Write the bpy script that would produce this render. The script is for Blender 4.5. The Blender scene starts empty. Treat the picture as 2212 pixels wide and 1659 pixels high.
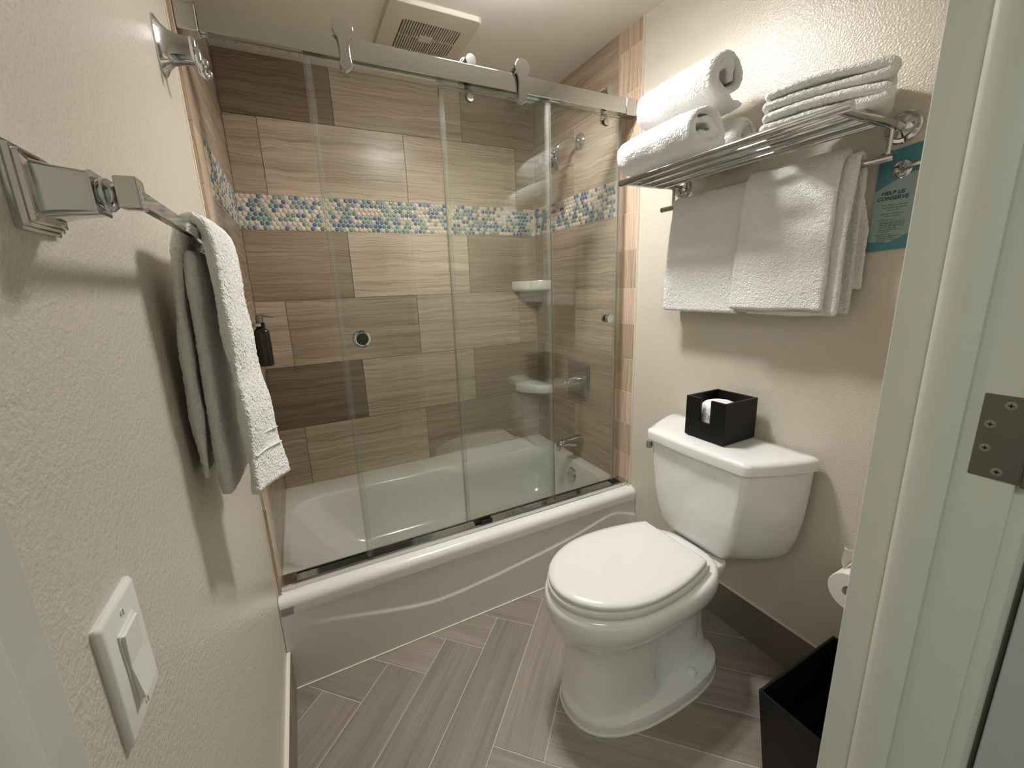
import bpy, bmesh, math, random
import numpy as np
from mathutils import Vector, Matrix, noise

random.seed(7)
S = bpy.context.scene
COL = S.collection
PI = math.pi

# ------------------------------------------------------------------ camera, world, light, exposure
cam_d = bpy.data.cameras.new('camera')
cam = bpy.data.objects.new('camera', cam_d)
COL.objects.link(cam)
cam_d.sensor_width = 36.0
cam_d.lens = 896.2822 / 2212 * 36.0
cam_d.clip_start = 0.01
yaw, pitch, roll = 0.4648, 0.2292, -0.0364
fwd = Vector((math.sin(yaw) * math.cos(pitch), math.cos(yaw) * math.cos(pitch), -math.sin(pitch)))
right = Vector((math.cos(yaw), -math.sin(yaw), 0))
up = right.cross(fwd)
r2 = math.cos(roll) * right + math.sin(roll) * up
u2 = -math.sin(roll) * right + math.cos(roll) * up
cam.matrix_world = Matrix(((r2.x, u2.x, -fwd.x, 0.1722), (r2.y, u2.y, -fwd.y, -1.3743),
                           (r2.z, u2.z, -fwd.z, 1.3110), (0, 0, 0, 1)))
S.camera = cam

w = bpy.data.worlds.new('world')
S.world = w
w.use_nodes = True
w.node_tree.nodes['Background'].inputs[0].default_value = (0.80, 0.86, 0.80, 1)
w.node_tree.nodes['Background'].inputs[1].default_value = 0.12

LAMP_STRENGTH = 450.0
LAMP_COLOR = (1.0, 0.975, 0.945)
HALL_POWER = 20.0
hl = bpy.data.lights.new('hall_light', 'AREA')
hl.energy = HALL_POWER
hl.color = (0.93, 1.0, 0.90)
hl.shape = 'RECTANGLE'
hl.size, hl.size_y = 0.9, 0.6
hlo = bpy.data.objects.new('hall_light', hl)
hlo.location = (-0.55, -2.1, 2.30)
COL.objects.link(hlo)

S.view_settings.view_transform = 'Standard'
S.view_settings.look = 'None'
S.view_settings.gamma = 1.0
S.view_settings.use_curve_mapping = False
S.view_settings.exposure = 0.0
try:
    S.cycles.use_denoising = True
    S.cycles.transparent_max_bounces = 24
    S.cycles.max_bounces = 14
    S.cycles.sample_clamp_indirect = 8.0
except Exception:
    pass

# ------------------------------------------------------------------ materials
MATS = {}


def sock(node, *names):
    for n in names:
        if n in node.inputs:
            return node.inputs[n]
    return None


def new_mat(name):
    m = bpy.data.materials.new(name)
    m.use_nodes = True
    nt = m.node_tree
    b = nt.nodes.get('Principled BSDF')
    MATS[name] = m
    return m, nt, b


def mat(name, color, rough=0.5, metal=0.0, spec=0.5, coat=0.0, sheen=0.0, bump=None, bscale=200.0, bdetail=2.0,
        voronoi=False, var=0.0, emit=None, rvar=0.0):
    """plain principled material; bump=(strength, distance) gives it a noise relief in world scale"""
    m, nt, b = new_mat(name)
    b.inputs['Base Color'].default_value = (*color, 1)
    b.inputs['Roughness'].default_value = rough
    b.inputs['Metallic'].default_value = metal
    s = sock(b, 'Specular IOR Level', 'Specular')
    s.default_value = spec
    if coat:
        b.inputs['Coat Weight'].default_value = coat
        b.inputs['Coat Roughness'].default_value = 0.03
    if sheen:
        b.inputs['Sheen Weight'].default_value = sheen
        b.inputs['Sheen Roughness'].default_value = 0.5
    if emit:
        b.inputs['Emission Color'].default_value = (*emit[0], 1)
        b.inputs['Emission Strength'].default_value = emit[1]
    if bump or var or rvar:
        geo = nt.nodes.new('ShaderNodeNewGeometry')
    if bump:
        if voronoi:
            tx = nt.nodes.new('ShaderNodeTexVoronoi')
            tx.inputs['Scale'].default_value = bscale
            out = tx.outputs['Distance']
        else:
            tx = nt.nodes.new('ShaderNodeTexNoise')
            tx.inputs['Scale'].default_value = bscale
            tx.inputs['Detail'].default_value = bdetail
            out = tx.outputs['Fac']
        nt.links.new(geo.outputs['Position'], tx.inputs['Vector'])
        bn = nt.nodes.new('ShaderNodeBump')
        bn.inputs['Strength'].default_value = bump[0]
        bn.inputs['Distance'].default_value = bump[1]
        nt.links.new(out, bn.inputs['Height'])
        nt.links.new(bn.outputs['Normal'], b.inputs['Normal'])
    if var:
        tn = nt.nodes.new('ShaderNodeTexNoise')
        tn.inputs['Scale'].default_value = 5.0
        tn.inputs['Detail'].default_value = 5.0
        nt.links.new(geo.outputs['Position'], tn.inputs['Vector'])
        mx = nt.nodes.new('ShaderNodeMix')
        mx.data_type = 'RGBA'
        mx.inputs[6].default_value = (*[c * (1 - var) for c in color], 1)
        mx.inputs[7].default_value = (*[min(1, c * (1 + var)) for c in color], 1)
        nt.links.new(tn.outputs['Fac'], mx.inputs[0])
        nt.links.new(mx.outputs[2], b.inputs['Base Color'])
    return m


mat('paint', (0.625, 0.575, 0.485), rough=0.27, spec=0.5, bump=(0.6, 0.0022), bscale=210.0, bdetail=1.5)
mat('ceiling_paint', (0.86, 0.82, 0.75), rough=0.55, bump=(0.2, 0.002), bscale=120.0)
mat('hall_paint', (0.48, 0.50, 0.44), rough=0.6)
mat('trim_paint', (0.60, 0.60, 0.53), rough=0.32, bump=(0.06, 0.001), bscale=90.0)
mat('door_paint', (0.42, 0.44, 0.44), rough=0.5, bump=(0.05, 0.001), bscale=90.0)
mat('grout_wall', (0.72, 0.62, 0.50), rough=0.8)
mat('grout_floor', (0.62, 0.55, 0.47), rough=0.9)
mat('grout_mosaic', (0.74, 0.67, 0.55), rough=0.8)
mat('caulk', (0.80, 0.75, 0.64), rough=0.5)
mat('chrome', (0.60, 0.60, 0.60), rough=0.06, metal=1.0)
mat('rail_chrome', (0.58, 0.57, 0.55), rough=0.05, metal=1.0)
mat('satin_steel', (0.62, 0.62, 0.61), rough=0.38, metal=1.0)
mat('dark_chrome', (0.45, 0.45, 0.45), rough=0.12, metal=1.0)
mat('porcelain', (0.80, 0.80, 0.78), rough=0.10, spec=0.55, coat=0.3)
mat('tub_enamel', (0.80, 0.79, 0.74), rough=0.16, spec=0.5, coat=0.2)
mat('seat_plastic', (0.74, 0.73, 0.69), rough=0.22)
mat('shelf_ceramic', (0.82, 0.80, 0.72), rough=0.12, coat=0.3)
mat('white_plastic', (0.80, 0.79, 0.76), rough=0.30)
mat('grille_plastic', (0.66, 0.61, 0.52), rough=0.45)
mat('vent_dark', (0.015, 0.013, 0.011), rough=0.9)
mat('black_leatherette', (0.006, 0.0055, 0.0055), rough=0.45, spec=0.22, bump=(0.25, 0.0008), bscale=900.0)
mat('black_inner', (0.006, 0.006, 0.006), rough=0.8)
mat('black_plastic', (0.012, 0.012, 0.012), rough=0.3)
mat('hinge_metal', (0.20, 0.18, 0.155), rough=0.42, metal=0.9, bump=(0.1, 0.0005), bscale=500)
mat('screw_metal', (0.36, 0.34, 0.31), rough=0.35, metal=0.9)
mat('paper', (0.84, 0.81, 0.76), rough=0.9, bump=(0.3, 0.001), bscale=400)
mat('tissue_wrap', (0.80, 0.78, 0.77), rough=0.6, bump=(0.6, 0.004), bscale=70)
mat('ink', (0.02, 0.03, 0.04), rough=0.6)
mat('ink_grey', (0.10, 0.13, 0.13), rough=0.7)
mat('ink_blue', (0.10, 0.13, 0.25), rough=0.6)
mat('card_teal', (0.06, 0.23, 0.27), rough=0.35, bump=(0.0, 0.0))
mat('card_light', (0.30, 0.40, 0.39), rough=0.45)
mat('dark_hole', (0.01, 0.01, 0.012), rough=0.9)
mat('soap_glass', (0.012, 0.008, 0.006), rough=0.08, coat=0.6)
mat('soap_label', (0.13, 0.11, 0.09), rough=0.5)
mat('hall_floor', (0.20, 0.19, 0.17), rough=0.7)
mat('lamp_bulb', (1, 1, 1), emit=(LAMP_COLOR, LAMP_STRENGTH))
mat('fill_glow', (1, 1, 1), emit=(LAMP_COLOR, LAMP_STRENGTH * 0.20))  # weaker sideways glow, added to brighten ceiling and walls
mat('lamp_metal', (0.6, 0.58, 0.55), rough=0.25, metal=1.0)


def towel_mat(name, color):
    m, nt, b = new_mat(name)
    b.inputs['Base Color'].default_value = (*color, 1)
    b.inputs['Roughness'].default_value = 1.0
    sock(b, 'Specular IOR Level', 'Specular').default_value = 0.08
    b.inputs['Sheen Weight'].default_value = 0.35
    b.inputs['Sheen Roughness'].default_value = 0.6
    geo = nt.nodes.new('ShaderNodeNewGeometry')
    v = nt.nodes.new('ShaderNodeTexVoronoi')
    v.inputs['Scale'].default_value = 250.0
    n = nt.nodes.new('ShaderNodeTexNoise')
    n.inputs['Scale'].default_value = 105.0
    n.inputs['Detail'].default_value = 3.0
    nt.links.new(geo.outputs['Position'], v.inputs['Vector'])
    nt.links.new(geo.outputs['Position'], n.inputs['Vector'])
    a = nt.nodes.new('ShaderNodeMath')
    a.operation = 'SUBTRACT'
    nt.links.new(n.outputs['Fac'], a.inputs[0])
    s = nt.nodes.new('ShaderNodeMath')
    s.operation = 'MULTIPLY'
    s.inputs[1].default_value = 0.55
    nt.links.new(v.outputs['Distance'], s.inputs[0])
    nt.links.new(s.outputs[0], a.inputs[1])
    bn = nt.nodes.new('ShaderNodeBump')
    bn.inputs['Strength'].default_value = 1.0
    bn.inputs['Distance'].default_value = 0.004
    nt.links.new(a.outputs[0], bn.inputs['Height'])
    nt.links.new(bn.outputs['Normal'], b.inputs['Normal'])
    return m


towel_mat('towel', (0.80, 0.79, 0.77))
towel_mat('hand_towel', (0.88, 0.87, 0.82))


def stone_mat(name, vertical=False):
    """vein cut limestone: object colour modulated by wavy streaks along the tile"""
    m, nt, b = new_mat(name)
    L = nt.links.new
    tc = nt.nodes.new('ShaderNodeTexCoord')
    oi = nt.nodes.new('ShaderNodeObjectInfo')
    sep = nt.nodes.new('ShaderNodeSeparateXYZ')
    L(tc.outputs['Object'], sep.inputs[0])

    def mth(op, a, bb):
        n = nt.nodes.new('ShaderNodeMath')
        n.operation = op
        for i, q in enumerate((a, bb)):
            if isinstance(q, (int, float)):
                n.inputs[i].default_value = q
            else:
                L(q, n.inputs[i])
        return n.outputs[0]
    h = mth('ADD', sep.outputs['X'], sep.outputs['Y'])
    z = sep.outputs['Z']
    if vertical:
        h, z = z, h
    rnd = mth('MULTIPLY', oi.outputs['Random'], 37.0)
    # slow wave of the veins
    c1 = nt.nodes.new('ShaderNodeCombineXYZ')
    L(mth('MULTIPLY', h, 9.0), c1.inputs[0])
    L(mth('MULTIPLY', z, 14.0), c1.inputs[1])
    L(rnd, c1.inputs[2])
    n1 = nt.nodes.new('ShaderNodeTexNoise')
    n1.inputs['Scale'].default_value = 1.0
    n1.inputs['Detail'].default_value = 2.5
    L(c1.outputs[0], n1.inputs['Vector'])
    zw = mth('ADD', z, mth('MULTIPLY', n1.outputs['Fac'], 0.034))
    c2 = nt.nodes.new('ShaderNodeCombineXYZ')
    L(mth('MULTIPLY', h, 2.4), c2.inputs[0])
    L(mth('MULTIPLY', zw, 170.0), c2.inputs[1])
    L(rnd, c2.inputs[2])
    n2 = nt.nodes.new('ShaderNodeTexNoise')
    n2.inputs['Scale'].default_value = 1.0
    n2.inputs['Detail'].default_value = 4.0
    n2.inputs['Roughness'].default_value = 0.6
    L(c2.outputs[0], n2.inputs['Vector'])
    c3 = nt.nodes.new('ShaderNodeCombineXYZ')
    L(mth('MULTIPLY', h, 1.2), c3.inputs[0])
    L(mth('MULTIPLY', zw, 26.0), c3.inputs[1])
    L(rnd, c3.inputs[2])
    n3 = nt.nodes.new('ShaderNodeTexNoise')
    n3.inputs['Scale'].default_value = 1.0
    n3.inputs['Detail'].default_value = 2.0
    L(c3.outputs[0], n3.inputs['Vector'])
    r1 = nt.nodes.new('ShaderNodeValToRGB')
    r1.color_ramp.elements[0].position = 0.34
    r1.color_ramp.elements[0].color = (0.70, 0.66, 0.62, 1)
    r1.color_ramp.elements[1].position = 0.66
    r1.color_ramp.elements[1].color = (1.14, 1.16, 1.18, 1)
    e = r1.color_ramp.elements.new(0.50)
    e.color = (1.0, 0.99, 0.98, 1)
    L(n2.outputs['Fac'], r1.inputs['Fac'])
    r3 = nt.nodes.new('ShaderNodeValToRGB')
    r3.color_ramp.elements[0].position = 0.3
    r3.color_ramp.elements[0].color = (0.84, 0.82, 0.80, 1)
    r3.color_ramp.elements[1].position = 0.7
    r3.color_ramp.elements[1].color = (1.12, 1.12, 1.12, 1)
    L(n3.outputs['Fac'], r3.inputs['Fac'])
    m1 = nt.nodes.new('ShaderNodeMix')
    m1.data_type = 'RGBA'
    m1.blend_type = 'MULTIPLY'
    m1.inputs[0].default_value = 1.0
    L(oi.outputs['Color'], m1.inputs[6])
    L(r1.outputs['Color'], m1.inputs[7])
    m2 = nt.nodes.new('ShaderNodeMix')
    m2.data_type = 'RGBA'
    m2.blend_type = 'MULTIPLY'
    m2.inputs[0].default_value = 1.0
    L(m1.outputs[2], m2.inputs[6])
    L(r3.outputs['Color'], m2.inputs[7])
    L(m2.outputs[2], b.inputs['Base Color'])
    b.inputs['Roughness'].default_value = 0.24
    sock(b, 'Specular IOR Level', 'Specular').default_value = 0.2
    bn = nt.nodes.new('ShaderNodeBump')
    bn.inputs['Strength'].default_value = 0.12
    bn.inputs['Distance'].default_value = 0.0008
    L(n2.outputs['Fac'], bn.inputs['Height'])
    L(bn.outputs['Normal'], b.inputs['Normal'])
    return m


stone_mat('stone')
stone_mat('stone_vertical', True)


def plank_mat(name, axis):
    """grey brown wood look porcelain, grain along the plank's own axis (object space)"""
    m, nt, b = new_mat(name)
    L = nt.links.new
    tc = nt.nodes.new('ShaderNodeTexCoord')
    oi = nt.nodes.new('ShaderNodeObjectInfo')
    mp = nt.nodes.new('ShaderNodeMapping')
    L(tc.outputs['Object'], mp.inputs['Vector'])
    mp.inputs['Rotation'].default_value = (0, 0, -PI / 4 if axis == 'u' else PI / 4)
    if axis == 'y':
        mp.inputs['Rotation'].default_value = (0, 0, PI / 2)
    sep = nt.nodes.new('ShaderNodeSeparateXYZ')
    L(mp.outputs[0], sep.inputs[0])
    cz = nt.nodes.new('ShaderNodeMath')
    cz.operation = 'MULTIPLY'
    cz.inputs[1].default_value = 51.0
    L(oi.outputs['Random'], cz.inputs[0])
    outs = []
    for sx, sy, det in ((3.0, 130.0, 4.0), (1.6, 22.0, 3.0)):
        c = nt.nodes.new('ShaderNodeCombineXYZ')
        for i, (o, k) in enumerate(((sep.outputs['X'], sx), (sep.outputs['Y'], sy))):
            mm = nt.nodes.new('ShaderNodeMath')
            mm.operation = 'MULTIPLY'
            mm.inputs[1].default_value = k
            L(o, mm.inputs[0])
            L(mm.outputs[0], c.inputs[i])
        L(cz.outputs[0], c.inputs[2])
        n = nt.nodes.new('ShaderNodeTexNoise')
        n.inputs['Scale'].default_value = 1.0
        n.inputs['Detail'].default_value = det
        n.inputs['Roughness'].default_value = 0.65
        n.inputs['Distortion'].default_value = 0.35
        L(c.outputs[0], n.inputs['Vector'])
        outs.append(n.outputs['Fac'])
    r = nt.nodes.new('ShaderNodeValToRGB')
    r.color_ramp.elements[0].position = 0.30
    r.color_ramp.elements[0].color = (0.19, 0.16, 0.135, 1)
    r.color_ramp.elements[1].position = 0.68
    r.color_ramp.elements[1].color = (0.34, 0.295, 0.255, 1)
    mx = nt.nodes.new('ShaderNodeMix')
    mx.inputs[0].default_value = 0.5
    L(outs[0], mx.inputs[2])
    L(outs[1], mx.inputs[3])
    L(mx.outputs[0], r.inputs['Fac'])
    m1 = nt.nodes.new('ShaderNodeMix')
    m1.data_type = 'RGBA'
    m1.blend_type = 'MULTIPLY'
    m1.inputs[0].default_value = 1.0
    L(r.outputs['Color'], m1.inputs[6])
    L(oi.outputs['Color'], m1.inputs[7])
    L(m1.outputs[2], b.inputs['Base Color'])
    b.inputs['Roughness'].default_value = 0.38
    bn = nt.nodes.new('ShaderNodeBump')
    bn.inputs['Strength'].default_value = 0.2
    bn.inputs['Distance'].default_value = 0.0006
    L(outs[0], bn.inputs['Height'])
    L(bn.outputs['Normal'], b.inputs['Normal'])
    return m


plank_mat('plank_u', 'u')
plank_mat('plank_v', 'v')
plank_mat('plank_y', 'y')


def penny_mat():
    m, nt, b = new_mat('penny_glaze')
    oi = nt.nodes.new('ShaderNodeObjectInfo')
    nt.links.new(oi.outputs['Color'], b.inputs['Base Color'])
    b.inputs['Roughness'].default_value = 0.12
    b.inputs['Coat Weight'].default_value = 0.3
    return m


penny_mat()
PENNY = {'.': (0.74, 0.64, 0.52), 'B': (0.125, 0.195, 0.335), 'G': (0.24, 0.36, 0.31)}
for k, c in PENNY.items():
    mat('penny_%s' % {'.': 'cream', 'B': 'blue', 'G': 'green'}[k], c, rough=0.12, coat=0.3)


def glass_mat(name, tint, rough=0.0, glossboost=1.0):
    m = bpy.data.materials.new(name)
    m.use_nodes = True
    nt = m.node_tree
    nt.nodes.clear()
    o = nt.nodes.new('ShaderNodeOutputMaterial')
    t = nt.nodes.new('ShaderNodeBsdfTransparent')
    t.inputs[0].default_value = (*tint, 1)
    g = nt.nodes.new('ShaderNodeBsdfGlossy')
    g.inputs['Roughness'].default_value = rough
    g.inputs['Color'].default_value = (1, 1, 1, 1)
    lw = nt.nodes.new('ShaderNodeLayerWeight')
    lw.inputs['Blend'].default_value = 0.5
    pw = nt.nodes.new('ShaderNodeMath')
    pw.operation = 'POWER'
    pw.inputs[1].default_value = 5.0
    nt.links.new(lw.outputs['Facing'], pw.inputs[0])
    ma = nt.nodes.new('ShaderNodeMath')
    ma.operation = 'MULTIPLY_ADD'
    ma.inputs[1].default_value = 0.96
    ma.inputs[2].default_value = 0.05
    nt.links.new(pw.outputs[0], ma.inputs[0])
    mx = nt.nodes.new('ShaderNodeMixShader')
    fac = ma.outputs[0]
    if glossboost != 1.0:
        k = nt.nodes.new('ShaderNodeMath')
        k.operation = 'MULTIPLY'
        k.inputs[1].default_value = glossboost
        k.use_clamp = True
        nt.links.new(fac, k.inputs[0])
        fac = k.outputs[0]
    nt.links.new(fac, mx.inputs[0])
    nt.links.new(t.outputs[0], mx.inputs[1])
    nt.links.new(g.outputs[0], mx.inputs[2])
    nt.links.new(mx.outputs[0], o.inputs[0])
    MATS[name] = m
    return m


glass_mat('clear_glass', (0.965, 0.98, 0.968))
glass_mat('glass_edge', (0.50, 0.60, 0.55))


def vinyl_mat():
    m = bpy.data.materials.new('clear_vinyl')
    m.use_nodes = True
    nt = m.node_tree
    nt.nodes.clear()
    o = nt.nodes.new('ShaderNodeOutputMaterial')
    t = nt.nodes.new('ShaderNodeBsdfTransparent')
    t.inputs[0].default_value = (0.965, 0.97, 0.96, 1)
    p = nt.nodes.new('ShaderNodeBsdfPrincipled')
    p.inputs['Base Color'].default_value = (0.72, 0.70, 0.66, 1)
    p.inputs['Roughness'].default_value = 0.2
    mx = nt.nodes.new('ShaderNodeMixShader')
    mx.inputs[0].default_value = 0.055
    nt.links.new(t.outputs[0], mx.inputs[1])
    nt.links.new(p.outputs[0], mx.inputs[2])
    nt.links.new(mx.outputs[0], o.inputs[0])
    MATS['clear_vinyl'] = m


vinyl_mat()

# ------------------------------------------------------------------ mesh helpers


class MB:
    """collects verts and faces (world coordinates); build() links them as ONE mesh object"""

    def __init__(self):
        self.v, self.f = [], []

    def add(self, vs, fs):
        o = len(self.v)
        self.v += [tuple(p) for p in vs]
        self.f += [tuple(i + o for i in q) for q in fs]
        return self

    def box(self, x0, x1, y0, y1, z0, z1):
        return self.add([(x0, y0, z0), (x1, y0, z0), (x1, y1, z0), (x0, y1, z0),
                         (x0, y0, z1), (x1, y0, z1), (x1, y1, z1), (x0, y1, z1)],
                        [(0, 3, 2, 1), (4, 5, 6, 7), (0, 1, 5, 4), (1, 2, 6, 5), (2, 3, 7, 6), (3, 0, 4, 7)])

    def loft(self, rings, closed=True, cap0=True, cap1=True):
        n = len(rings[0])
        vs = [p for r in rings for p in r]
        fs = []
        m = n if closed else n - 1
        for k in range(len(rings) - 1):
            for i in range(m):
                j = (i + 1) % n
                fs.append((k * n + i, k * n + j, (k + 1) * n + j, (k + 1) * n + i))
        if cap0:
            fs.append(tuple(reversed(range(n))))
        if cap1:
            fs.append(tuple(range((len(rings) - 1) * n, len(rings) * n)))
        return self.add(vs, fs)

    def lathe(self, prof, org, axis, seg=24):
        """prof: list of (radius, height along axis)"""
        a = Vector(axis).normalized()
        t = Vector((0, 0, 1)) if abs(a.z) < 0.9 else Vector((1, 0, 0))
        e1 = a.cross(t).normalized()
        e2 = a.cross(e1)
        o = Vector(org)
        rings = []
        for r, h in prof:
            rings.append([tuple(o + a * h + (e1 * math.cos(2 * PI * i / seg) + e2 * math.sin(2 * PI * i / seg)) * max(r, 1e-5))
                          for i in range(seg)])
        return self.loft(rings)

    def tube(self, path, rad, seg=12):
        P = [Vector(p) for p in path]
        n = len(P)
        rad = rad if isinstance(rad, (list, tuple)) else [rad] * n
        tan = []
        for i in range(n):
            d = P[min(i + 1, n - 1)] - P[max(i - 1, 0)]
            tan.append(d.normalized())
        ref = Vector((0, 0, 1)) if abs(tan[0].z) < 0.9 else Vector((1, 0, 0))
        e1 = tan[0].cross(ref).normalized()
        rings = []
        for i in range(n):
            e1 = (e1 - tan[i] * e1.dot(tan[i])).normalized()
            e2 = tan[i].cross(e1)
            rings.append([tuple(P[i] + (e1 * math.cos(2 * PI * k / seg) + e2 * math.sin(2 * PI * k / seg)) * rad[i])
                          for k in range(seg)])
        return self.loft(rings)

    def sphere(self, c, r, seg=16, rings=10, sz=1.0):
        prof = [(r * math.sin(PI * k / rings), -r * sz * math.cos(PI * k / rings)) for k in range(rings + 1)]
        return self.lathe(prof, c, (0, 0, 1), seg)

    def prism(self, poly, axis, a, b):
        """poly of 2-D points extruded along axis from a to b; axis 'y': poly is (x,z), 'x': (y,z), 'z': (x,y)"""
        def P(p, t):
            return {'y': (p[0], t, p[1]), 'x': (t, p[0], p[1]), 'z': (p[0], p[1], t)}[axis]
        return self.loft([[P(p, a) for p in poly], [P(p, b) for p in poly]])

    def build(self, name, m, parent=None, smooth=35, bevel=None, bseg=2, color=None):
        me = bpy.data.meshes.new(name)
        me.from_pydata(self.v, [], self.f)
        bm = bmesh.new()
        bm.from_mesh(me)
        bmesh.ops.remove_doubles(bm, verts=bm.verts, dist=1e-6)
        bmesh.ops.recalc_face_normals(bm, faces=bm.faces)
        bm.to_mesh(me)
        bm.free()
        if smooth:
            me.polygons.foreach_set('use_smooth', [True] * len(me.polygons))
            if smooth < 180:
                me.set_sharp_from_angle(angle=math.radians(smooth))
        me.materials.append(MATS[m] if isinstance(m, str) else m)
        o = bpy.data.objects.new(name, me)
        COL.objects.link(o)
        if parent is not None:
            o.parent = parent
        if bevel:
            bv = o.modifiers.new('bevel', 'BEVEL')
            bv.width = bevel
            bv.segments = bseg
            bv.limit_method = 'ANGLE'
            bv.angle_limit = math.radians(40)
            bv.harden_normals = True
        if color:
            o.color = (*color, 1)
        return o


def tag(o, label=None, cat=None, group=None, kind=None):
    if label:
        o['label'] = label
    if cat:
        o['category'] = cat
    if group:
        o['group'] = group
    if kind:
        o['kind'] = kind
    return o


def thing(name, label, cat, loc, group=None, kind=None):
    o = bpy.data.objects.new(name, None)
    COL.objects.link(o)
    o.empty_display_size = 0.05
    o['base'] = loc
    return tag(o, label, cat, group, kind)


def rrect(x0, x1, y0, y1, r, z, n=8):
    pts = []
    for cx, cy, a0 in ((x1 - r, y1 - r, 0), (x0 + r, y1 - r, PI / 2), (x0 + r, y0 + r, PI), (x1 - r, y0 + r, 1.5 * PI)):
        for k in range(n + 1):
            a = a0 + PI / 2 * k / n
            pts.append((cx + r * math.cos(a), cy + r * math.sin(a), z))
    return pts


def lerp(a, b, t):
    return a + (b - a) * t


def interp(x, pts):
    if x <= pts[0][0]:
        return pts[0][1]
    for (a, fa), (b, fb) in zip(pts, pts[1:]):
        if x <= b:
            t = (x - a) / (b - a)
            t = t * t * (3 - 2 * t) if False else t
            return fa + (fb - fa) * t
    return pts[-1][1]


W, D = 1.5, 0.897
PL, PR = -0.012, 1.510          # painted faces of the side walls
ZC = 2.306
YF, YH = -1.118, -1.250         # inner and outer face of the door wall
DX0, DX1 = 0.043, 0.850         # clear door opening

# ------------------------------------------------------------------ room shell
fl = MB().box(-0.05, 1.56, -1.25, 0.02, -0.06, -0.0014).build('floor', 'grout_floor')
tag(fl, 'grey brown wood look plank floor laid in herringbone beside the bathtub', 'floor', kind='structure')


def clip_poly(poly, x0, x1, y0, y1):
    for ax, lim, sgn in ((0, x0, 1), (0, x1, -1), (1, y0, 1), (1, y1, -1)):
        out = []
        for i in range(len(poly)):
            a, b = poly[i], poly[(i + 1) % len(poly)]
            da, db = (a[ax] - lim) * sgn, (b[ax] - lim) * sgn
            if da >= 0:
                out.append(a)
            if (da >= 0) != (db >= 0):
                t = da / (da - db)
                out.append((a[0] + (b[0] - a[0]) * t, a[1] + (b[1] - a[1]) * t))
        poly = out
        if len(poly) < 3:
            return None
    return poly


PWD, PA, PV0 = 0.154, 0.0205, 0.089
Q = math.sqrt(0.5)


def uv2xy(u, v):
    return ((u + v) * Q, (u - v) * Q)


rp = random.Random(3)
for mshift in range(-3, 4):
    for k in range(-12, 14):
        # plank along u
        for kind in ('u', 'v'):
            if kind == 'u':
                v0, v1 = PV0 + (k + 4 * mshift) * PWD, PV0 + (k + 4 * mshift + 1) * PWD
                u1 = PA + (k - 4 * mshift) * PWD
                u0 = u1 - 4 * PWD
            else:
                u0 = PA + (k - 4 * mshift) * PWD
                u1 = u0 + PWD
                v1 = PV0 + (k + 1 + 4 * mshift) * PWD
                v0 = v1 - 4 * PWD
            g = 0.0013
            poly = [uv2xy(u0 + g, v0 + g), uv2xy(u1 - g, v0 + g), uv2xy(u1 - g, v1 - g), uv2xy(u0 + g, v1 - g)]
            poly = clip_poly(poly, PL, PR, YH, 0.004)
            if not poly:
                continue
            ar = 0.5 * abs(sum(poly[i][0] * poly[(i + 1) % len(poly)][1] - poly[(i + 1) % len(poly)][0] * poly[i][1]
                               for i in range(len(poly))))
            if ar < 2e-4:
                continue
            t = rp.uniform(0.86, 1.10)
            MB().prism(poly, 'z', -0.005, 0.0).build('plank', 'plank_u' if kind == 'u' else 'plank_v', fl, smooth=0,
                                                    bevel=0.0008, bseg=1, color=(t, t * rp.uniform(0.97, 1.01), t * rp.uniform(0.94, 1.0)))

cl = MB().box(-0.2, 1.7, -1.25, 1.0, ZC, ZC + 0.05).build('ceiling', 'ceiling_paint')
tag(cl, 'flat cream painted ceiling above the shower', 'ceiling', kind='structure')
wl = MB().box(PL - 0.08, PL, YF, 0.95, -0.05, ZC + 0.02).build('wall_left', 'paint')
tag(wl, 'beige orange peel painted wall carrying the towel bar and light switch', 'wall', kind='structure')
wr = MB().box(PR, PR + 0.08, YF, 0.95, -0.05, ZC + 0.02).build('wall_right', 'paint')
tag(wr, 'beige painted wall behind the toilet and towel shelf', 'wall', kind='structure')
wb = MB().box(-0.1, 1.6, D + 0.009, D + 0.09, -0.05, ZC + 0.02).build('wall_back', 'grout_wall')
tag(wb, 'stone tiled long wall behind the bathtub', 'wall', kind='structure')
wf = MB()
wf.box(PL - 0.08, DX0 - 0.02, YH, YF, -0.05, ZC + 0.02)
wf.box(DX1 + 0.02, PR + 0.08, YH, YF, -0.05, ZC + 0.02)
wf.box(DX0 - 0.02, DX1 + 0.02, YH, YF, 2.06, ZC + 0.02)
wf = wf.build('wall_front', 'paint')
tag(wf, 'painted wall around the door opening', 'wall', kind='structure')

# --- stone tiles
ROWZ = [0.3475, 0.657, 0.970, 1.287, 1.6034, 1.751, 2.068, ZC]
LIGHT, MIDL, MID, MIDD, DARK = (0.56, 0.465, 0.36), (0.48, 0.39, 0.295), (0.42, 0.335, 0.25), (0.335, 0.26, 0.188), (0.24, 0.178, 0.125)
GAP = 0.0009


def tile_piece(parent, x0, x1, y0, y1, z0, z1, color, m='stone'):
    j = rt.uniform(0.93, 1.06)
    o = MB().box(x0, x1, y0, y1, z0, z1).build('tile', m, parent, smooth=0, bevel=0.0009, bseg=1,
                                              color=tuple(c * j for c in color))
    return o


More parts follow.
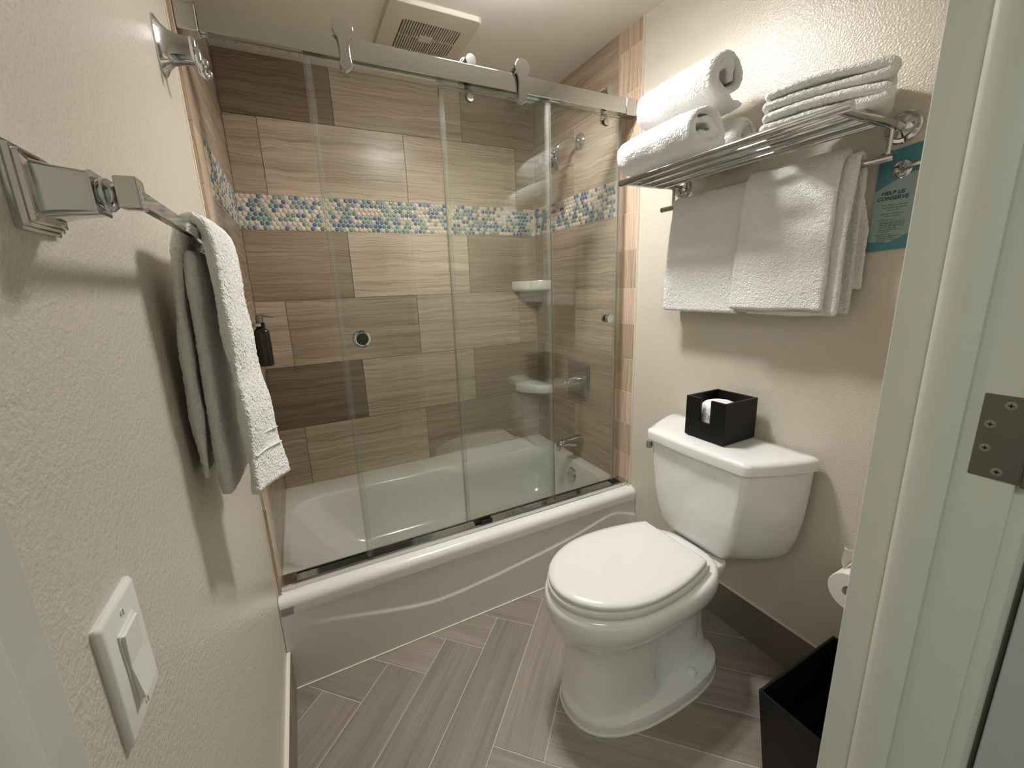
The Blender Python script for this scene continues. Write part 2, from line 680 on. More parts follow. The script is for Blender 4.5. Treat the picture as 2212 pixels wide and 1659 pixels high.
rt = random.Random(11)
BACK = {6: [(0, .44, DARK), (.44, 1.068, MIDL), (1.068, W, MIDD)],
        5: [(0, .125, MIDL), (.125, .755, LIGHT), (.755, 1.38, LIGHT), (1.38, W, MID)],
        3: [(0, .44, MIDD), (.44, 1.068, LIGHT), (1.068, W, MIDD)],
        2: [(0, .125, LIGHT), (.125, .755, MID), (.755, 1.38, LIGHT), (1.38, W, MIDL)],
        1: [(0, .44, DARK), (.44, 1.068, LIGHT), (1.068, W, MIDD)],
        0: [(0, .125, MIDL), (.125, .755, LIGHT), (.755, 1.38, MID), (1.38, W, MIDL)]}
for r, lst in BACK.items():
    for x0, x1, c in lst:
        tile_piece(wb, x0 + GAP, x1 - GAP, D, D + 0.012, ROWZ[r] + GAP, ROWZ[r + 1] - GAP, c)
RIGHT = {6: [(.172, .80, MID), (.80, D, MIDD)], 5: [(.172, .49, LIGHT), (.49, D, MIDL)],
         3: [(.172, .80, MIDL), (.80, D, MID)], 2: [(.172, .485, LIGHT), (.485, D, MID)],
         1: [(.172, .80, MID), (.80, D, MIDD)], 0: [(.172, .485, MIDL), (.485, D, MID)]}
LEFT = {6: [(.172, .80, MIDL), (.80, D, MIDD)], 5: [(.172, .49, MIDL), (.49, D, MID)],
        3: [(.172, .80, MID), (.80, D, MID)], 2: [(.172, .485, MID), (.485, D, MIDL)],
        1: [(.172, .80, MID), (.80, D, MIDD)], 0: [(.172, .485, MID), (.485, D, MID)]}
for side, lay in (('R', RIGHT), ('L', LEFT)):
    par = wr if side == 'R' else wl
    xa, xb = (W, PR + 0.002) if side == 'R' else (PL - 0.002, 0.0)
    MB().box(xa + (0.001 if side == 'R' else 0), xb - (0.001 if side == 'L' else 0), 0.04, D + 0.01, 0.35, ZC).build('grout_bed', 'grout_wall', par, smooth=0)
    for r, lst in lay.items():
        for y0, y1, c in lst:
            tile_piece(par, xa, xb, y0 + GAP, y1 - GAP, ROWZ[r] + GAP, ROWZ[r + 1] - GAP, c)
    # bullnose column
    zs = [0.3475, 0.50, 0.657, 0.812, 0.970, 1.131, 1.287, 1.452, 1.6034, 1.751, 1.91, 2.068, 2.225, ZC]
    for z0, z1 in zip(zs, zs[1:]):
        c = rt.choice([(0.60, 0.46, 0.36), (0.54, 0.42, 0.31), (0.49, 0.38, 0.28), (0.58, 0.46, 0.34)])
        o = tile_piece(par, xa, xb, 0.037 + GAP, 0.172 - GAP, z0 + GAP, z1 - GAP, c, 'stone_vertical')
        o['label'] = 'narrow edge tile with upright veins'
cs = MB().box(W + 0.0005, PR + 0.0005, 0.0355, 0.038, 0.347, ZC).build('caulk_strip', 'caulk', wr, smooth=0)
cs = MB().box(PL - 0.0005, PL + 0.003, 0.028, 0.0368, 0.347, ZC).build('caulk_strip', 'caulk', wl, smooth=0)

# --- penny mosaic bands
ROWS_BACK = """....B..GG.GB......GB.BBB.GB.GG.G.B.GG.BGB...B...GB..GG..G.B.G....GG...B.
..GB..G.B.GGB.BG...B.GG.BGBGBG.GGGGGB...GGGB...B.BBBG.BBBB.....BGGGG....
..BGG.GBB.GGGGB....GGB.......GG.GB.G...GBBB.B..GGGGB.G..G..G..B.GBBB.B..
B.B.G.B......G...G..GGB......GGG.GBBB...BBGG..GBG.BBB.BGGG...GG..GBBGG..
..GBBG...GGBB..B..B.GB.BGGGBB.GGG...BGG.G..GB....BB.GGGB..B....GGBBG....
.BBGGG.GGG.G.GGG.G.BGB..GG.BBB.BB.G.BGG..G.G..BB..GBGBBBBBBG.G.G.BB..B..
....BB......G.BG..BBBBGBBBGBBGB.G.GG..GG....B.BGGG.B.B.G..G.BGBG.BGBG...
GGB.G...B.G..B.B..BG.G....GB.G.GGGG.GBG.G.....BG.GBB.GB.GGG....BBBGGGB..""".split('\n')
ROWS_RIGHT = """...........B..B..GBB.BB........BB..........
.......BBBB....G.BBB.G.....................
........BGG.BB.....B.B.....BB..BB..........
..........BG...G.BB.GBG...BB...............
........BBB.G..B.BGGG.B.G..B.B.............
........G.GG.GGBGBB..BB..BGGBB.............
........BB..BB.BG...G.GG.GB.GB.GB..........
.......BGB.BBBGBGB.G....GG....GB...........""".split('\n')
PITCH, PZ0, PDZ, PRAD = 0.02145, 1.7437, 0.01872, 0.0098


def penny_verts(nseg=10):
    vs, fs = [], []
    prof = [(PRAD, 0.0), (PRAD, 0.0012), (PRAD * 0.80, 0.0030), (PRAD * 0.42, 0.0040)]
    for r, h in prof:
        for i in range(nseg):
            a = 2 * PI * i / nseg
            vs.append((r * math.cos(a), r * math.sin(a), h))
    vs.append((0, 0, 0.0043))
    for k in range(len(prof) - 1):
        for i in range(nseg):
            j = (i + 1) % nseg
            fs.append((k * nseg + i, k * nseg + j, (k + 1) * nseg + j, (k + 1) * nseg + i))
    o = (len(prof) - 1) * nseg
    for i in range(nseg):
        fs.append((o + i, o + (i + 1) % nseg, len(vs) - 1))
    return vs, fs


PVS, PFS = penny_verts()
pm = bpy.data.meshes.new('penny_tile')
pm.from_pydata([(a, -c, b) for a, b, c in PVS], [], [tuple(reversed(f)) for f in PFS])
bmx = bmesh.new()
bmx.from_mesh(pm)
bmesh.ops.recalc_face_normals(bmx, faces=bmx.faces)
bmx.to_mesh(pm)
bmx.free()
pm.polygons.foreach_set('use_smooth', [True] * len(pm.polygons))
pm.materials.append(MATS['penny_glaze'])
rm = random.Random(5)


def jit(c):
    k = rm.uniform(0.90, 1.08)
    return tuple(x * k for x in c)


band = MB().box(0.0, W, D - 0.0006 + 0.002, D + 0.012, 1.6034, 1.751).build('trim_1', 'grout_mosaic', smooth=0)
tag(band, 'band of cream, blue and sea green penny round mosaic across the long tiled wall', 'mosaic band', kind='structure')
cells = []
for r, row in enumerate(ROWS_BACK):
    for i in range(72):
        x = (i + (0.5 if r % 2 else 0.0)) * PITCH
        if x < PRAD or x > W - PRAD - 0.001:
            continue
        cells.append((x, PZ0 - r * PDZ, row[i] if i < len(row) else '.'))
cells.sort(key=lambda c: c[0] + 0.02 * abs(c[1] - 1.68))
for x, z, k in cells[:300]:
    o = bpy.data.objects.new('penny_tile', pm)
    o.location = (x, D + 0.0012, z)
    o.parent = band
    o.color = (*jit(PENNY[k]), 1)
    COL.objects.link(o)


def penny_mass(name, items, place, parent):
    """the penny rounds that are too small to pick apart, joined; three glazes as material slots"""
    vs, fs, mi = [], [], []
    for a, z, k in items:
        o = len(vs)
        vs += [place(a, z, p) for p in PVS]
        fs += [tuple(i + o for i in f) for f in PFS]
        mi += [{'.': 0, 'B': 1, 'G': 2}[k]] * len(PFS)
    me = bpy.data.meshes.new(name)
    me.from_pydata(vs, [], fs)
    for q in ('cream', 'blue', 'green'):
        me.materials.append(MATS['penny_' + q])
    me.polygons.foreach_set('material_index', mi)
    me.polygons.foreach_set('use_smooth', [True] * len(fs))
    bm = bmesh.new()
    bm.from_mesh(me)
    bmesh.ops.recalc_face_normals(bm, faces=bm.faces)
    bm.to_mesh(me)
    bm.free()
    o = bpy.data.objects.new(name, me)
    COL.objects.link(o)
    o.parent = parent
    o['kind'] = 'stuff'
    return o


penny_mass('penny_tiles', cells[300:], lambda a, z, p: (a + p[0], D + 0.0012 - p[2], z + p[1]), band)
for side in ('R', 'L'):
    if side == 'R':
        bd = MB().box(W + 0.0014, PR, 0.173, D, 1.6034, 1.751).build('trim_2', 'grout_mosaic', smooth=0)
        tag(bd, 'penny round mosaic band on the shower head wall', 'mosaic band', kind='structure')
    else:
        bd = MB().box(PL, -0.0014, 0.173, D, 1.6034, 1.751).build('trim_3', 'grout_mosaic', smooth=0)
        tag(bd, 'penny round mosaic band on the tiled wall behind the soap bottle', 'mosaic band', kind='structure')
    items = []
    for r in range(8):
        for i in range(43):
            y = 0.01716 + (i + (0.5 if r % 2 else 0.0)) * PITCH
            if y < 0.173 + PRAD or y > D - PRAD:
                continue
            k = ROWS_RIGHT[r][i] if side == 'R' and i < 33 else rm.choice('......BBBGGG')
            items.append((y, PZ0 - r * PDZ, k))
    if side == 'R':
        penny_mass('penny_tiles', items, lambda a, z, p: (W + 0.0012 - p[2], a + p[0], z + p[1]), bd)
    else:
        penny_mass('penny_tiles', items, lambda a, z, p: (-0.0012 + p[2], a + p[0], z + p[1]), bd)

# --- baseboards of the same wood look tile
br = MB().box(PR - 0.010, PR + 0.001, YF, -0.001, 0.0, 0.155).build('baseboard_right', 'plank_y', smooth=0, bevel=0.0015, color=(0.82, 0.80, 0.78))
tag(br, 'dark wood look tile baseboard behind the toilet', 'baseboard', kind='structure')
MB().box(PR - 0.0105, PR + 0.0012, YF, -0.001, 0.155, 0.1575).build('caulk_strip', 'caulk', br, smooth=0)
bl = MB().box(PL - 0.001, -0.002, YF, -0.002, 0.0, 0.150).build('baseboard_left', 'plank_y', smooth=0, color=(0.9, 0.88, 0.86))
tag(bl, 'wood look tile baseboard under the light switch', 'baseboard', kind='structure')
MB().box(PL - 0.001, -0.0015, YF, -0.002, 0.150, 0.155).build('caulk_strip', 'caulk', bl, smooth=0)

# ------------------------------------------------------------------ door frame and hall
dr = thing('door_1', 'painted door frame with stop and hinge around the camera doorway', 'door frame', (DX1, -1.18, 0), kind='structure')
MB().box(DX1, DX1 + 0.020, YH + 0.0, YF, 0, 2.06).build('jamb', 'trim_paint', dr, smooth=0, bevel=0.002)
MB().box(DX0 - 0.020, DX0, YH, YF, 0, 2.06).build('jamb', 'trim_paint', dr, smooth=0, bevel=0.002)
MB().box(DX0 - 0.02, DX1 + 0.02, YH, YF, 2.04, 2.06).build('jamb', 'trim_paint', dr, smooth=0, bevel=0.002)
# door stops: rounded strip proud of the jamb
for sx, x in ((-1, DX1), (1, DX0)):
    y0, y1 = -1.201, -1.158
    poly = [(x, y0), (x, y1), (x + sx * 0.004, y1 + 0.0), (x + sx * 0.009, y1 - 0.003), (x + sx * 0.0115, y1 - 0.008),
            (x + sx * 0.0115, y0 + 0.003), (x + sx * 0.0095, y0)]
    if sx > 0:
        poly.reverse()
    MB().prism(poly, 'z', 0, 2.04).build('door_stop', 'trim_paint', dr, smooth=50)
# hall side casing with ridges
for sx, x in ((1, DX1), (-1, DX0)):
    pr = [(0, 0), (0.0, 0.013), (0.006, 0.016), (0.012, 0.013), (0.016, 0.016), (0.024, 0.014), (0.03, 0.018), (0.065, 0.018), (0.065, 0)]
    poly = [(x + sx * (a + 0.004), YH - b) for a, b in pr]
    if sx < 0:
        poly.reverse()
    MB().prism(poly, 'z', 0, 2.1).build('casing', 'trim_paint', dr, smooth=30)
hg = MB().box(DX1 - 0.0016, DX1, -1.2545, -1.2125, 1.0795, 1.1765).build('hinge', 'hinge_metal', dr, smooth=0, bevel=0.0006)
for y, z in ((-1.2335, 1.166), (-1.2215, 1.142), (-1.2215, 1.114), (-1.2345, 1.089)):
    MB().lathe([(0.0048, 0), (0.0048, 0.0006), (0.0034, 0.0009), (0, 0.0009)], (DX1 - 0.0014, y, z), (-1, 0, 0), 16).build('screw', 'screw_metal', hg)
    for a, b in ((0.0022, 0.0006), (0.0006, 0.0022)):
        MB().box(DX1 - 0.00245, DX1 - 0.0020, y - a, y + a, z - b, z + b).build('screw_slot', 'dark_hole', hg, smooth=0)
hg['label'] = 'brushed bronze hinge leaf with four screws'
kn = MB()
for k in range(3):
    kn.lathe([(0.0055, 0), (0.0055, 0.031)], (DX1 - 0.003, -1.2585, 1.0795 + 0.033 * k), (0, 0, 1), 14)
kn.build('hinge_barrel', 'hinge_metal', hg)
# the open door leaf, swung right round into the hall
lf = MB().box(DX1 + 0.012, DX1 + 0.048, -2.06, -1.272, 0.01, 2.03).build('door_leaf', 'door_paint', dr, smooth=0, bevel=0.002)

hf = MB().box(-1.3, 2.3, -3.2, YH, -0.06, -0.002).build('floor_hall', 'hall_floor', smooth=0)
tag(hf, 'plain floor of the hall outside the door', 'floor', kind='structure')
hc = MB().box(-1.3, 2.3, -3.2, YH, 2.40, 2.45).build('ceiling_hall', 'hall_paint', smooth=0)
tag(hc, 'plain ceiling of the hall outside the door', 'ceiling', kind='structure')
for nm, b in (('wall_hall', (-1.3, 2.3, -3.28, -3.2)), ('wall_hall_left', (-1.38, -1.3, -3.2, YH)), ('wall_hall_right', (2.3, 2.38, -3.2, YH))):
    o = MB().box(*b, -0.05, 2.45).build(nm, 'hall_paint', smooth=0)
    tag(o, 'plain painted %s outside the door' % nm.replace('_', ' '), 'wall', kind='structure')
o = MB().box(-1.3, PL - 0.08, YH, YH + 0.05, -0.05, 2.45).box(PR + 0.08, 2.3, YH, YH + 0.05, -0.05, 2.45).box(-1.3, 2.3, YH, YH + 0.05, ZC + 0.02, 2.45).build('wall_hall_front', 'hall_paint', smooth=0)
tag(o, 'hall side of the door wall', 'wall', kind='structure')

# ------------------------------------------------------------------ ceiling lamp (just above the frame)
lp = thing('ceiling_lamp', 'ceiling lamp with three round bulbs above the tub edge', 'lamp', (0.87, -0.12, ZC))
MB().lathe([(0.0, 0), (0.15, 0.0), (0.15, -0.010), (0.14, -0.020), (0.05, -0.0205), (0, -0.0205)], (0.87, -0.12, ZC), (0, 0, 1), 32).build('canopy', 'lamp_metal', lp)
for k in range(3):
    a = 2 * PI * k / 3 + 0.5
    x, y = 0.87 + 0.085 * math.cos(a), -0.12 + 0.085 * math.sin(a)
    c_ = MB().lathe([(0.020, -0.020), (0.040, -0.020), (0.046, -0.044), (0.044, -0.044), (0.038, -0.024), (0.020, -0.024)], (x, y, ZC), (0, 0, 1), 24).build('lamp_cup', 'lamp_metal', lp)
    MB().lathe([(0, -0.0445), (0.042, -0.0445), (0.042, -0.0425), (0, -0.0425)], (x, y, ZC), (0, 0, 1), 24).build('lens', 'lamp_bulb', c_, smooth=30)
    MB().lathe([(0.0445, -0.0442), (0.0465, -0.0442), (0.0465, -0.0630), (0.0445, -0.0630), (0.0445, -0.0442)], (x, y, ZC), (0, 0, 1), 24).build('fill_rim', 'fill_glow', c_, smooth=30)  # unseen glowing band added under each cup as fill for ceiling and walls

# ------------------------------------------------------------------ exhaust fan grille on the ceiling
vt = thing('exhaust_fan', 'cream square exhaust fan grille with dark slots on the ceiling', 'vent', (0.775, 0.46, ZC))
zb = ZC - 0.016
VX0, VX1, VY0, VY1 = 0.595, 0.945, 0.300, 0.640
GX0, GX1, GY0, GY1 = 0.662, 0.890, 0.388, 0.592
fr = MB()
outer = rrect(VX0, VX1, VY0, VY1, 0.022, 0, 5)
inner = rrect(GX0, GX1, GY0, GY1, 0.014, 0, 5)
ra = [(x, y, ZC) for x, y, _ in outer]
rb = [(x, y, zb + 0.004) for x, y, _ in outer]
rc = [(lerp(x, 0.77, 0.018), lerp(y, 0.47, 0.018), zb) for x, y, _ in outer]
rd = [(x, y, zb - 0.002) for x, y, _ in inner]
re_ = [(x, y, ZC - 0.001) for x, y, _ in inner]
fr.loft([ra, rb, rc, rd, re_], cap0=False, cap1=False)
fr.build('frame', 'grille_plastic', vt, smooth=40)
MB().box(GX0, GX1, GY0, GY1, ZC - 0.003, ZC - 0.0005).build('backing', 'vent_dark', vt, smooth=0)
ns = 23
for k in range(ns):
    x = lerp(GX0 + 0.004, GX1 - 0.004, (k + 0.5) / ns)
    MB().box(x - 0.0021, x + 0.0021, GY0 + 0.001, GY1 - 0.001, zb - 0.002, zb + 0.008).build('slat', 'grille_plastic', vt, smooth=0)
MB().box(GX0 + 0.001, GX1 - 0.001, 0.4875, 0.4905, zb - 0.0015, zb + 0.008).build('cross_bar', 'grille_plastic', vt, smooth=0)
MB().box(0.748, 0.800, 0.470, 0.510, zb - 0.003, zb + 0.008).build('badge', 'grille_plastic', vt, smooth=0, bevel=0.002)

# ------------------------------------------------------------------ bathtub
ZT = 0.346
tb = thing('bathtub', 'white alcove bathtub with a curved apron behind glass doors', 'bathtub', (0.75, 0.45, 0))
rings = []


def tubring(x0, x1, y0, y1, r, z):
    return rrect(x0, x1, y0, y1, r, z, 10)


TX0, TX1 = PL + 0.001, PR - 0.001
rings.append(tubring(TX0, TX1, 0.030, D, 0.003, 0.0))
rings.append(tubring(TX0, TX1, 0.030, D, 0.003, 0.290))
rings.append(tubring(TX0, TX1, 0.000, D, 0.003, 0.291))
rings.append(tubring(TX0, TX1, 0.000, D, 0.003, 0.318))
for k in range(1, 6):
    a = PI / 2 * k / 5
    rings.append(tubring(TX0, TX1, 0.028 - 0.028 * math.cos(a), D, 0.003, 0.318 + 0.028 * math.sin(a)))
ix0, ix1, iy0, iy1 = 0.036, 1.445, 0.135, 0.722
rings.append(tubring(ix0 - 0.014, ix1 + 0.014, iy0 - 0.014, iy1 + 0.014, 0.11, ZT))
rings.append(tubring(ix0 - 0.005, ix1 + 0.005, iy0 - 0.005, iy1 + 0.005, 0.11, ZT - 0.003))
rings.append(tubring(ix0, ix1, iy0, iy1, 0.11, ZT - 0.011))
for t in (0.15, 0.35, 0.6, 0.8, 0.92, 1.0):
    z = lerp(ZT - 0.011, 0.075, t)
    e = t ** 1.0
    c = max(0, (t - 0.6) / 0.4) ** 2 * 0.05
    rings.append(tubring(ix0 + 0.16 * e + c, ix1 - 0.045 * e - c, iy0 + 0.035 * e + c, iy1 - 0.045 * e - c, 0.11, z))
tbo = MB().loft(rings, cap0=True, cap1=True).build('body', 'tub_enamel', tb, smooth=60)
CURVE = [(-0.02, 0.245), (0.05, 0.238), (0.10, 0.230), (0.229, 0.197), (0.372, 0.160), (0.476, 0.140), (0.571, 0.139), (0.732, 0.152),
         (0.971, 0.180), (1.15, 0.207), (1.303, 0.243), (1.372, 0.262), (1.42, 0.248), (1.52, 0.20)]


def smooth_curve(x):
    s = 0
    for k in range(-3, 4):
        s += interp(x + k * 0.018, CURVE)
    return s / 7


vs, fs = [], []
nx, nz = 150, 90
for i in range(nx + 1):
    x = lerp(TX0, TX1, i / nx)
    zc = smooth_curve(x)
    amp = min(1, max(0, (x - 0.03) / 0.30))
    for j in range(nz + 1):
        z = lerp(0.0, 0.3185, j / nz)
        t = min(1, max(0, (zc + 0.007 - z) / 0.014))
        t = t * t * (3 - 2 * t)
        rel = 0.0045 * (1 - t) * amp * min(1, max(0, (0.315 - z) / 0.03))
        vs.append((x, 0.0 + rel, z))
for i in range(nx):
    for j in range(nz):
        a = i * (nz + 1) + j
        fs.append((a, a + nz + 1, a + nz + 2, a + 1))
MB().add(vs, fs).build('apron', 'tub_enamel', tb, smooth=180)
ov = MB().lathe([(0.0, 0.0), (0.041, 0.0), (0.041, 0.006), (0.036, 0.011), (0.0, 0.0125)], (1.4345, 0.425, 0.265), (-1, 0, 0.16), 32).build('overflow_plate', 'chrome', tb)
for dy in (0.018, -0.018):
    MB().lathe([(0, 0), (0.0045, 0), (0.0045, 0.001), (0, 0.001)], (1.422, 0.425 + dy, 0.267), (-1, 0, 0.16), 12).build('screw', 'dark_chrome', ov)
MB().lathe([(0, 0), (0.035, 0), (0.033, 0.003), (0.0, 0.004)], (1.27, 0.41, 0.0755), (0, 0, 1), 24).build('drain', 'chrome', tb)
MB().box(TX0, TX1, -0.004, 0.002, -0.0005, 0.0045).build('caulk_bead', 'caulk', tb, smooth=0)
MB().box(W - 0.004, PR, 0.028, 0.05, ZT - 0.001, ZT + 0.004).build('caulk_bead', 'caulk', tb, smooth=0)
MB().box(0.0, W, D - 0.004, D, ZT - 0.001, ZT + 0.0025).box(W - 0.004, W, 0.04, D, ZT - 0.001, ZT + 0.0025).box(0, 0.004, 0.04, D, ZT - 0.001, ZT + 0.0025).build('caulk_bead', 'caulk', tb, smooth=0)

# ------------------------------------------------------------------ shower doors
RY0, RY1, RZ0, RZ1 = 0.056, 0.091, 1.967, 2.022
rail = thing('shower_rail', 'chrome box rail spanning the tub above the glass doors', 'rail', (0.75, 0.085, 1.97))
MB().box(0.047, 1.441, RY0, RY1, RZ0, RZ1).build('rail_beam', 'rail_chrome', rail, smooth=0, bevel=0.0015)
MB().box(0.047, 1.441, 0.0722, 0.0738, RZ0 - 0.0012, RZ0 - 0.0001).build('groove_lip', 'dark_chrome', rail, smooth=0)
MB().box(0.0005, 0.0465, RY0 - 0.002, RY1 + 0.004, RZ0 - 0.004, RZ1 + 0.002).build('wall_bracket', 'rail_chrome', rail, smooth=0, bevel=0.004)
MB().box(1.4415, W - 0.0005, RY0 - 0.002, RY1 + 0.004, RZ0 - 0.004, RZ1 + 0.002).build('wall_bracket', 'rail_chrome', rail, smooth=0, bevel=0.003)

TY0, TY1 = 0.049, 0.112
trk = thing('shower_track', 'chrome bottom track along the bathtub rim', 'track', (0.75, 0.07, ZT))
MB().box(0.044, 1.462, TY0, TY1, ZT + 0.0004, ZT + 0.004).box(0.044, 1.462, TY0, TY0 + 0.003, ZT + 0.0004, ZT + 0.021).box(0.044, 1.462, TY0, TY0 + 0.012, ZT + 0.0185, ZT + 0.021).box(
    0.044, 1.462, TY1 - 0.006, TY1, ZT + 0.0004, ZT + 0.0225).build('track_channel', 'chrome', trk, smooth=0, bevel=0.0006)
for a, b in ((0.0, 0.0435), (1.4625, W - 0.0005)):
    MB().box(a + 0.0005, b, TY0 - 0.0005, TY1 + 0.0005, ZT + 0.0004, ZT + 0.0235).build('end_cap', 'chrome', trk, smooth=0, bevel=0.0008)
MB().box(0.728, 0.778, 0.0595, 0.063, ZT + 0.004, ZT + 0.036).box(0.728, 0.778, 0.0765, 0.080, ZT + 0.004, ZT + 0.040).box(0.728, 0.778, 0.0595, 0.080, ZT + 0.0045, ZT + 0.0085).build('door_guide', 'black_plastic', trk, smooth=0, bevel=0.001)


def spoon(cx, zt, y0, y1, rt_=0.0285, rn=0.0135, rb=0.017, zb_=1.932):
    """outline of the hanger plate: round head, waisted neck, round foot; extruded from y0 to y1"""
    ztop = zt - rt_
    pts = []
    for k in range(17):
        a = lerp(-0.30 * PI, 1.30 * PI, k / 16)
        pts.append((cx + rt_ * math.cos(a), ztop + rt_ * math.sin(a)))
    # left side down to the foot
    zl = pts[-1][1]
    zf = zb_ + rb
    for k in range(1, 6):
        t = k / 6
        s = math.sin(t * PI)
        x = lerp(pts[16][0], cx - rb, t)
        pts.append((lerp(x, cx - rn, min(1, s * 1.15)), lerp(zl, zf, t)))
    for k in range(9):
        a = PI + PI * k / 8
        pts.append((cx + rb * math.cos(a), zf + rb * math.sin(a)))
    for k in range(5, 0, -1):
        t = k / 6
        s = math.sin(t * PI)
        x = lerp(pts[0][0], cx + rb, t)
        pts.append((lerp(x, cx + rn, min(1, s * 1.15)), lerp(zl, zf, t)))
    return MB().prism(pts, 'y', y0, y1)


def glass_panel(par, x0, x1, y0, y1, z0, z1):
    g = MB().box(x0, x1, y0, y1, z0, z1).build('glass_pane', 'clear_glass', par, smooth=0)
    e = MB()
    t = 0.0012
    e.box(x0 - t, x0 - 0.0001, y0, y1, z0, z1).box(x1 + 0.0001, x1 + t, y0, y1, z0, z1).box(x0, x1, y0, y1, z1 + 0.0001, z1 + t)
    e.build('glass_edge', 'glass_edge', g, smooth=0)
    return g


def seal(par, x0, x1, ya, yb, z0, z1):
    m = MB()
    m.box(x0, x1, ya, ya + 0.0013, z0, z1)
    m.box(x0, x0 + 0.0013, ya, yb, z0, z1)
    m.box(x1 - 0.0013, x1, ya, yb, z0, z1)
    for q in (0.42, 0.55):
        xm = lerp(x0, x1, q)
        m.box(xm, xm + 0.0011, ya, yb, z0, z1)
    m.build('edge_seal', 'clear_vinyl', par, smooth=0)


dl = thing('shower_door', 'front sliding glass shower door with a ring pull, further left', 'shower door', (0.68, 0.056, 0.37))
GY_0, GY_1 = 0.066, 0.074
glass_panel(dl, 0.284, 1.088, GY_0, GY_1, 0.372, 1.9635)
seal(dl, 0.279, 0.299, GY_0 - 0.002, GY_1 + 0.003, 0.372, 1.9635)
seal(dl, 1.071, 1.091, GY_0 - 0.002, GY_1 + 0.003, 0.372, 1.9635)
for cx in (0.391, 0.966):
    h = spoon(cx, 2.066, 0.041, 0.0525).build('hanger', 'rail_chrome', dl, smooth=40, bevel=0.0012)
    MB().lathe([(0, 0), (0.018, 0), (0.018, 0.040), (0, 0.040)], (cx, 0.0535, 2.0405), (0, 1, 0), 24).build('roller', 'dark_chrome', h)
    MB().lathe([(0, 0), (0.0155, 0), (0.0155, 0.0125), (0, 0.0125)], (cx, 0.0528, 1.949), (0, 1, 0), 24).build('roller_cap', 'chrome', h)
kp = MB().lathe([(0.019, 0.0), (0.029, 0.0), (0.029, 0.004), (0.027, 0.007), (0.022, 0.008), (0.0195, 0.006), (0.019, 0.0)], (0.350, GY_0, 1.162), (0, -1, 0), 40).build('ring_pull', 'chrome', dl)
MB().lathe([(0, 0), (0.019, 0), (0.019, 0.002), (0, 0.002)], (0.350, GY_0 + 0.002, 1.162), (0, -1, 0), 32).build('pull_dish', 'satin_steel', kp)
MB().lathe([(0, 0), (0.029, 0), (0.027, 0.007), (0, 0.008)], (0.350, GY_1, 1.162), (0, 1, 0), 32).build('rear_pull', 'chrome', dl)

d2 = thing('shower_door', 'rear sliding glass shower door with a round knob, further right', 'shower door', (1.06, 0.112, 0.37))
HY0, HY1 = 0.0945, 0.1025
glass_panel(d2, 0.680, 1.445, HY0, HY1, 0.372, 1.9635)
seal(d2, 0.675, 0.695, HY0 - 0.002, HY1 + 0.003, 0.372, 1.9635)
seal(d2, 1.432, 1.450, HY0 - 0.002, HY1 + 0.003, 0.372, 1.9635)
for cx in (0.788, 1.371):
    h = spoon(cx, 2.064, 0.104, 0.112).build('hanger', 'rail_chrome', d2, smooth=40, bevel=0.0012)
    MB().lathe([(0, 0), (0.018, 0), (0.018, 0.036), (0, 0.036)], (cx, 0.067, 2.0405), (0, 1, 0), 24).build('roller', 'dark_chrome', h)
    cap = MB().lathe([(0, 0), (0.0125, 0), (0.0125, 0.002), (0.0115, 0.003), (0.005, 0.003), (0.005, 0.002), (0.0035, 0.002), (0.0, 0.003)], (cx, HY0 - 0.004, 1.939), (0, -1, 0), 24).build('roller_cap', 'grille_plastic', h)
    MB().lathe([(0.0125, 0), (0.0145, 0), (0.0145, 0.004), (0.0125, 0.004)], (cx - 0.001, HY0, 1.9385), (0, -1, 0), 24).build('cap_washer', 'black_plastic', h)
MB().lathe([(0.008, 0), (0.008, 0.006), (0.0185, 0.007), (0.0185, 0.019), (0.0165, 0.0205), (0, 0.0205)], (1.395, HY0, 1.160), (0, -1, 0), 32).build('round_knob', 'chrome', d2)
MB().lathe([(0, 0), (0.0185, 0), (0.0165, 0.012), (0, 0.0125)], (1.395, HY1, 1.160), (0, 1, 0), 32).build('rear_knob', 'chrome', d2)

# ------------------------------------------------------------------ shower fittings on the right tiled wall
sh = thing('shower_rose', 'chrome shower head on a bent arm above the mosaic band', 'shower head', (W, 0.44, 1.985))
MB().lathe([(0, 0), (0.036, 0.0), (0.036, 0.004), (0.030, 0.012), (0.016, 0.019), (0, 0.020)], (W, 0.44, 1.985), (-1, 0, 0), 28).build('flange', 'chrome', sh)
arm = [(W, 0.44, 1.985), (1.46, 0.44, 1.986), (1.43, 0.44, 1.985), (1.408, 0.44, 1.979), (1.388, 0.44, 1.964), (1.352, 0.44, 1.925)]
MB().tube(arm, 0.0105, 14).build('shower_arm', 'chrome', sh, smooth=180)
ax = Vector((-0.62, -0.22, -0.80)).normalized()
hd = MB().lathe([(0.0, 0.0), (0.013, 0.0), (0.013, 0.012), (0.010, 0.016), (0.017, 0.026), (0.017, 0.034), (0.024, 0.038), (0.036, 0.058), (0.049, 0.078), (0.052, 0.086), (0.050, 0.092), (0.044, 0.094), (0, 0.092)],
                Vector((1.360, 0.44, 1.934)), ax, 32).build('head', 'chrome', sh)
MB().lathe([(0, 0), (0.026, 0), (0.024, 0.004), (0.012, 0.006), (0.010, 0.003), (0, 0.003)], Vector((1.360, 0.44, 1.934)) + ax * 0.0925, ax, 24).build('spray_face', 'black_plastic', hd)

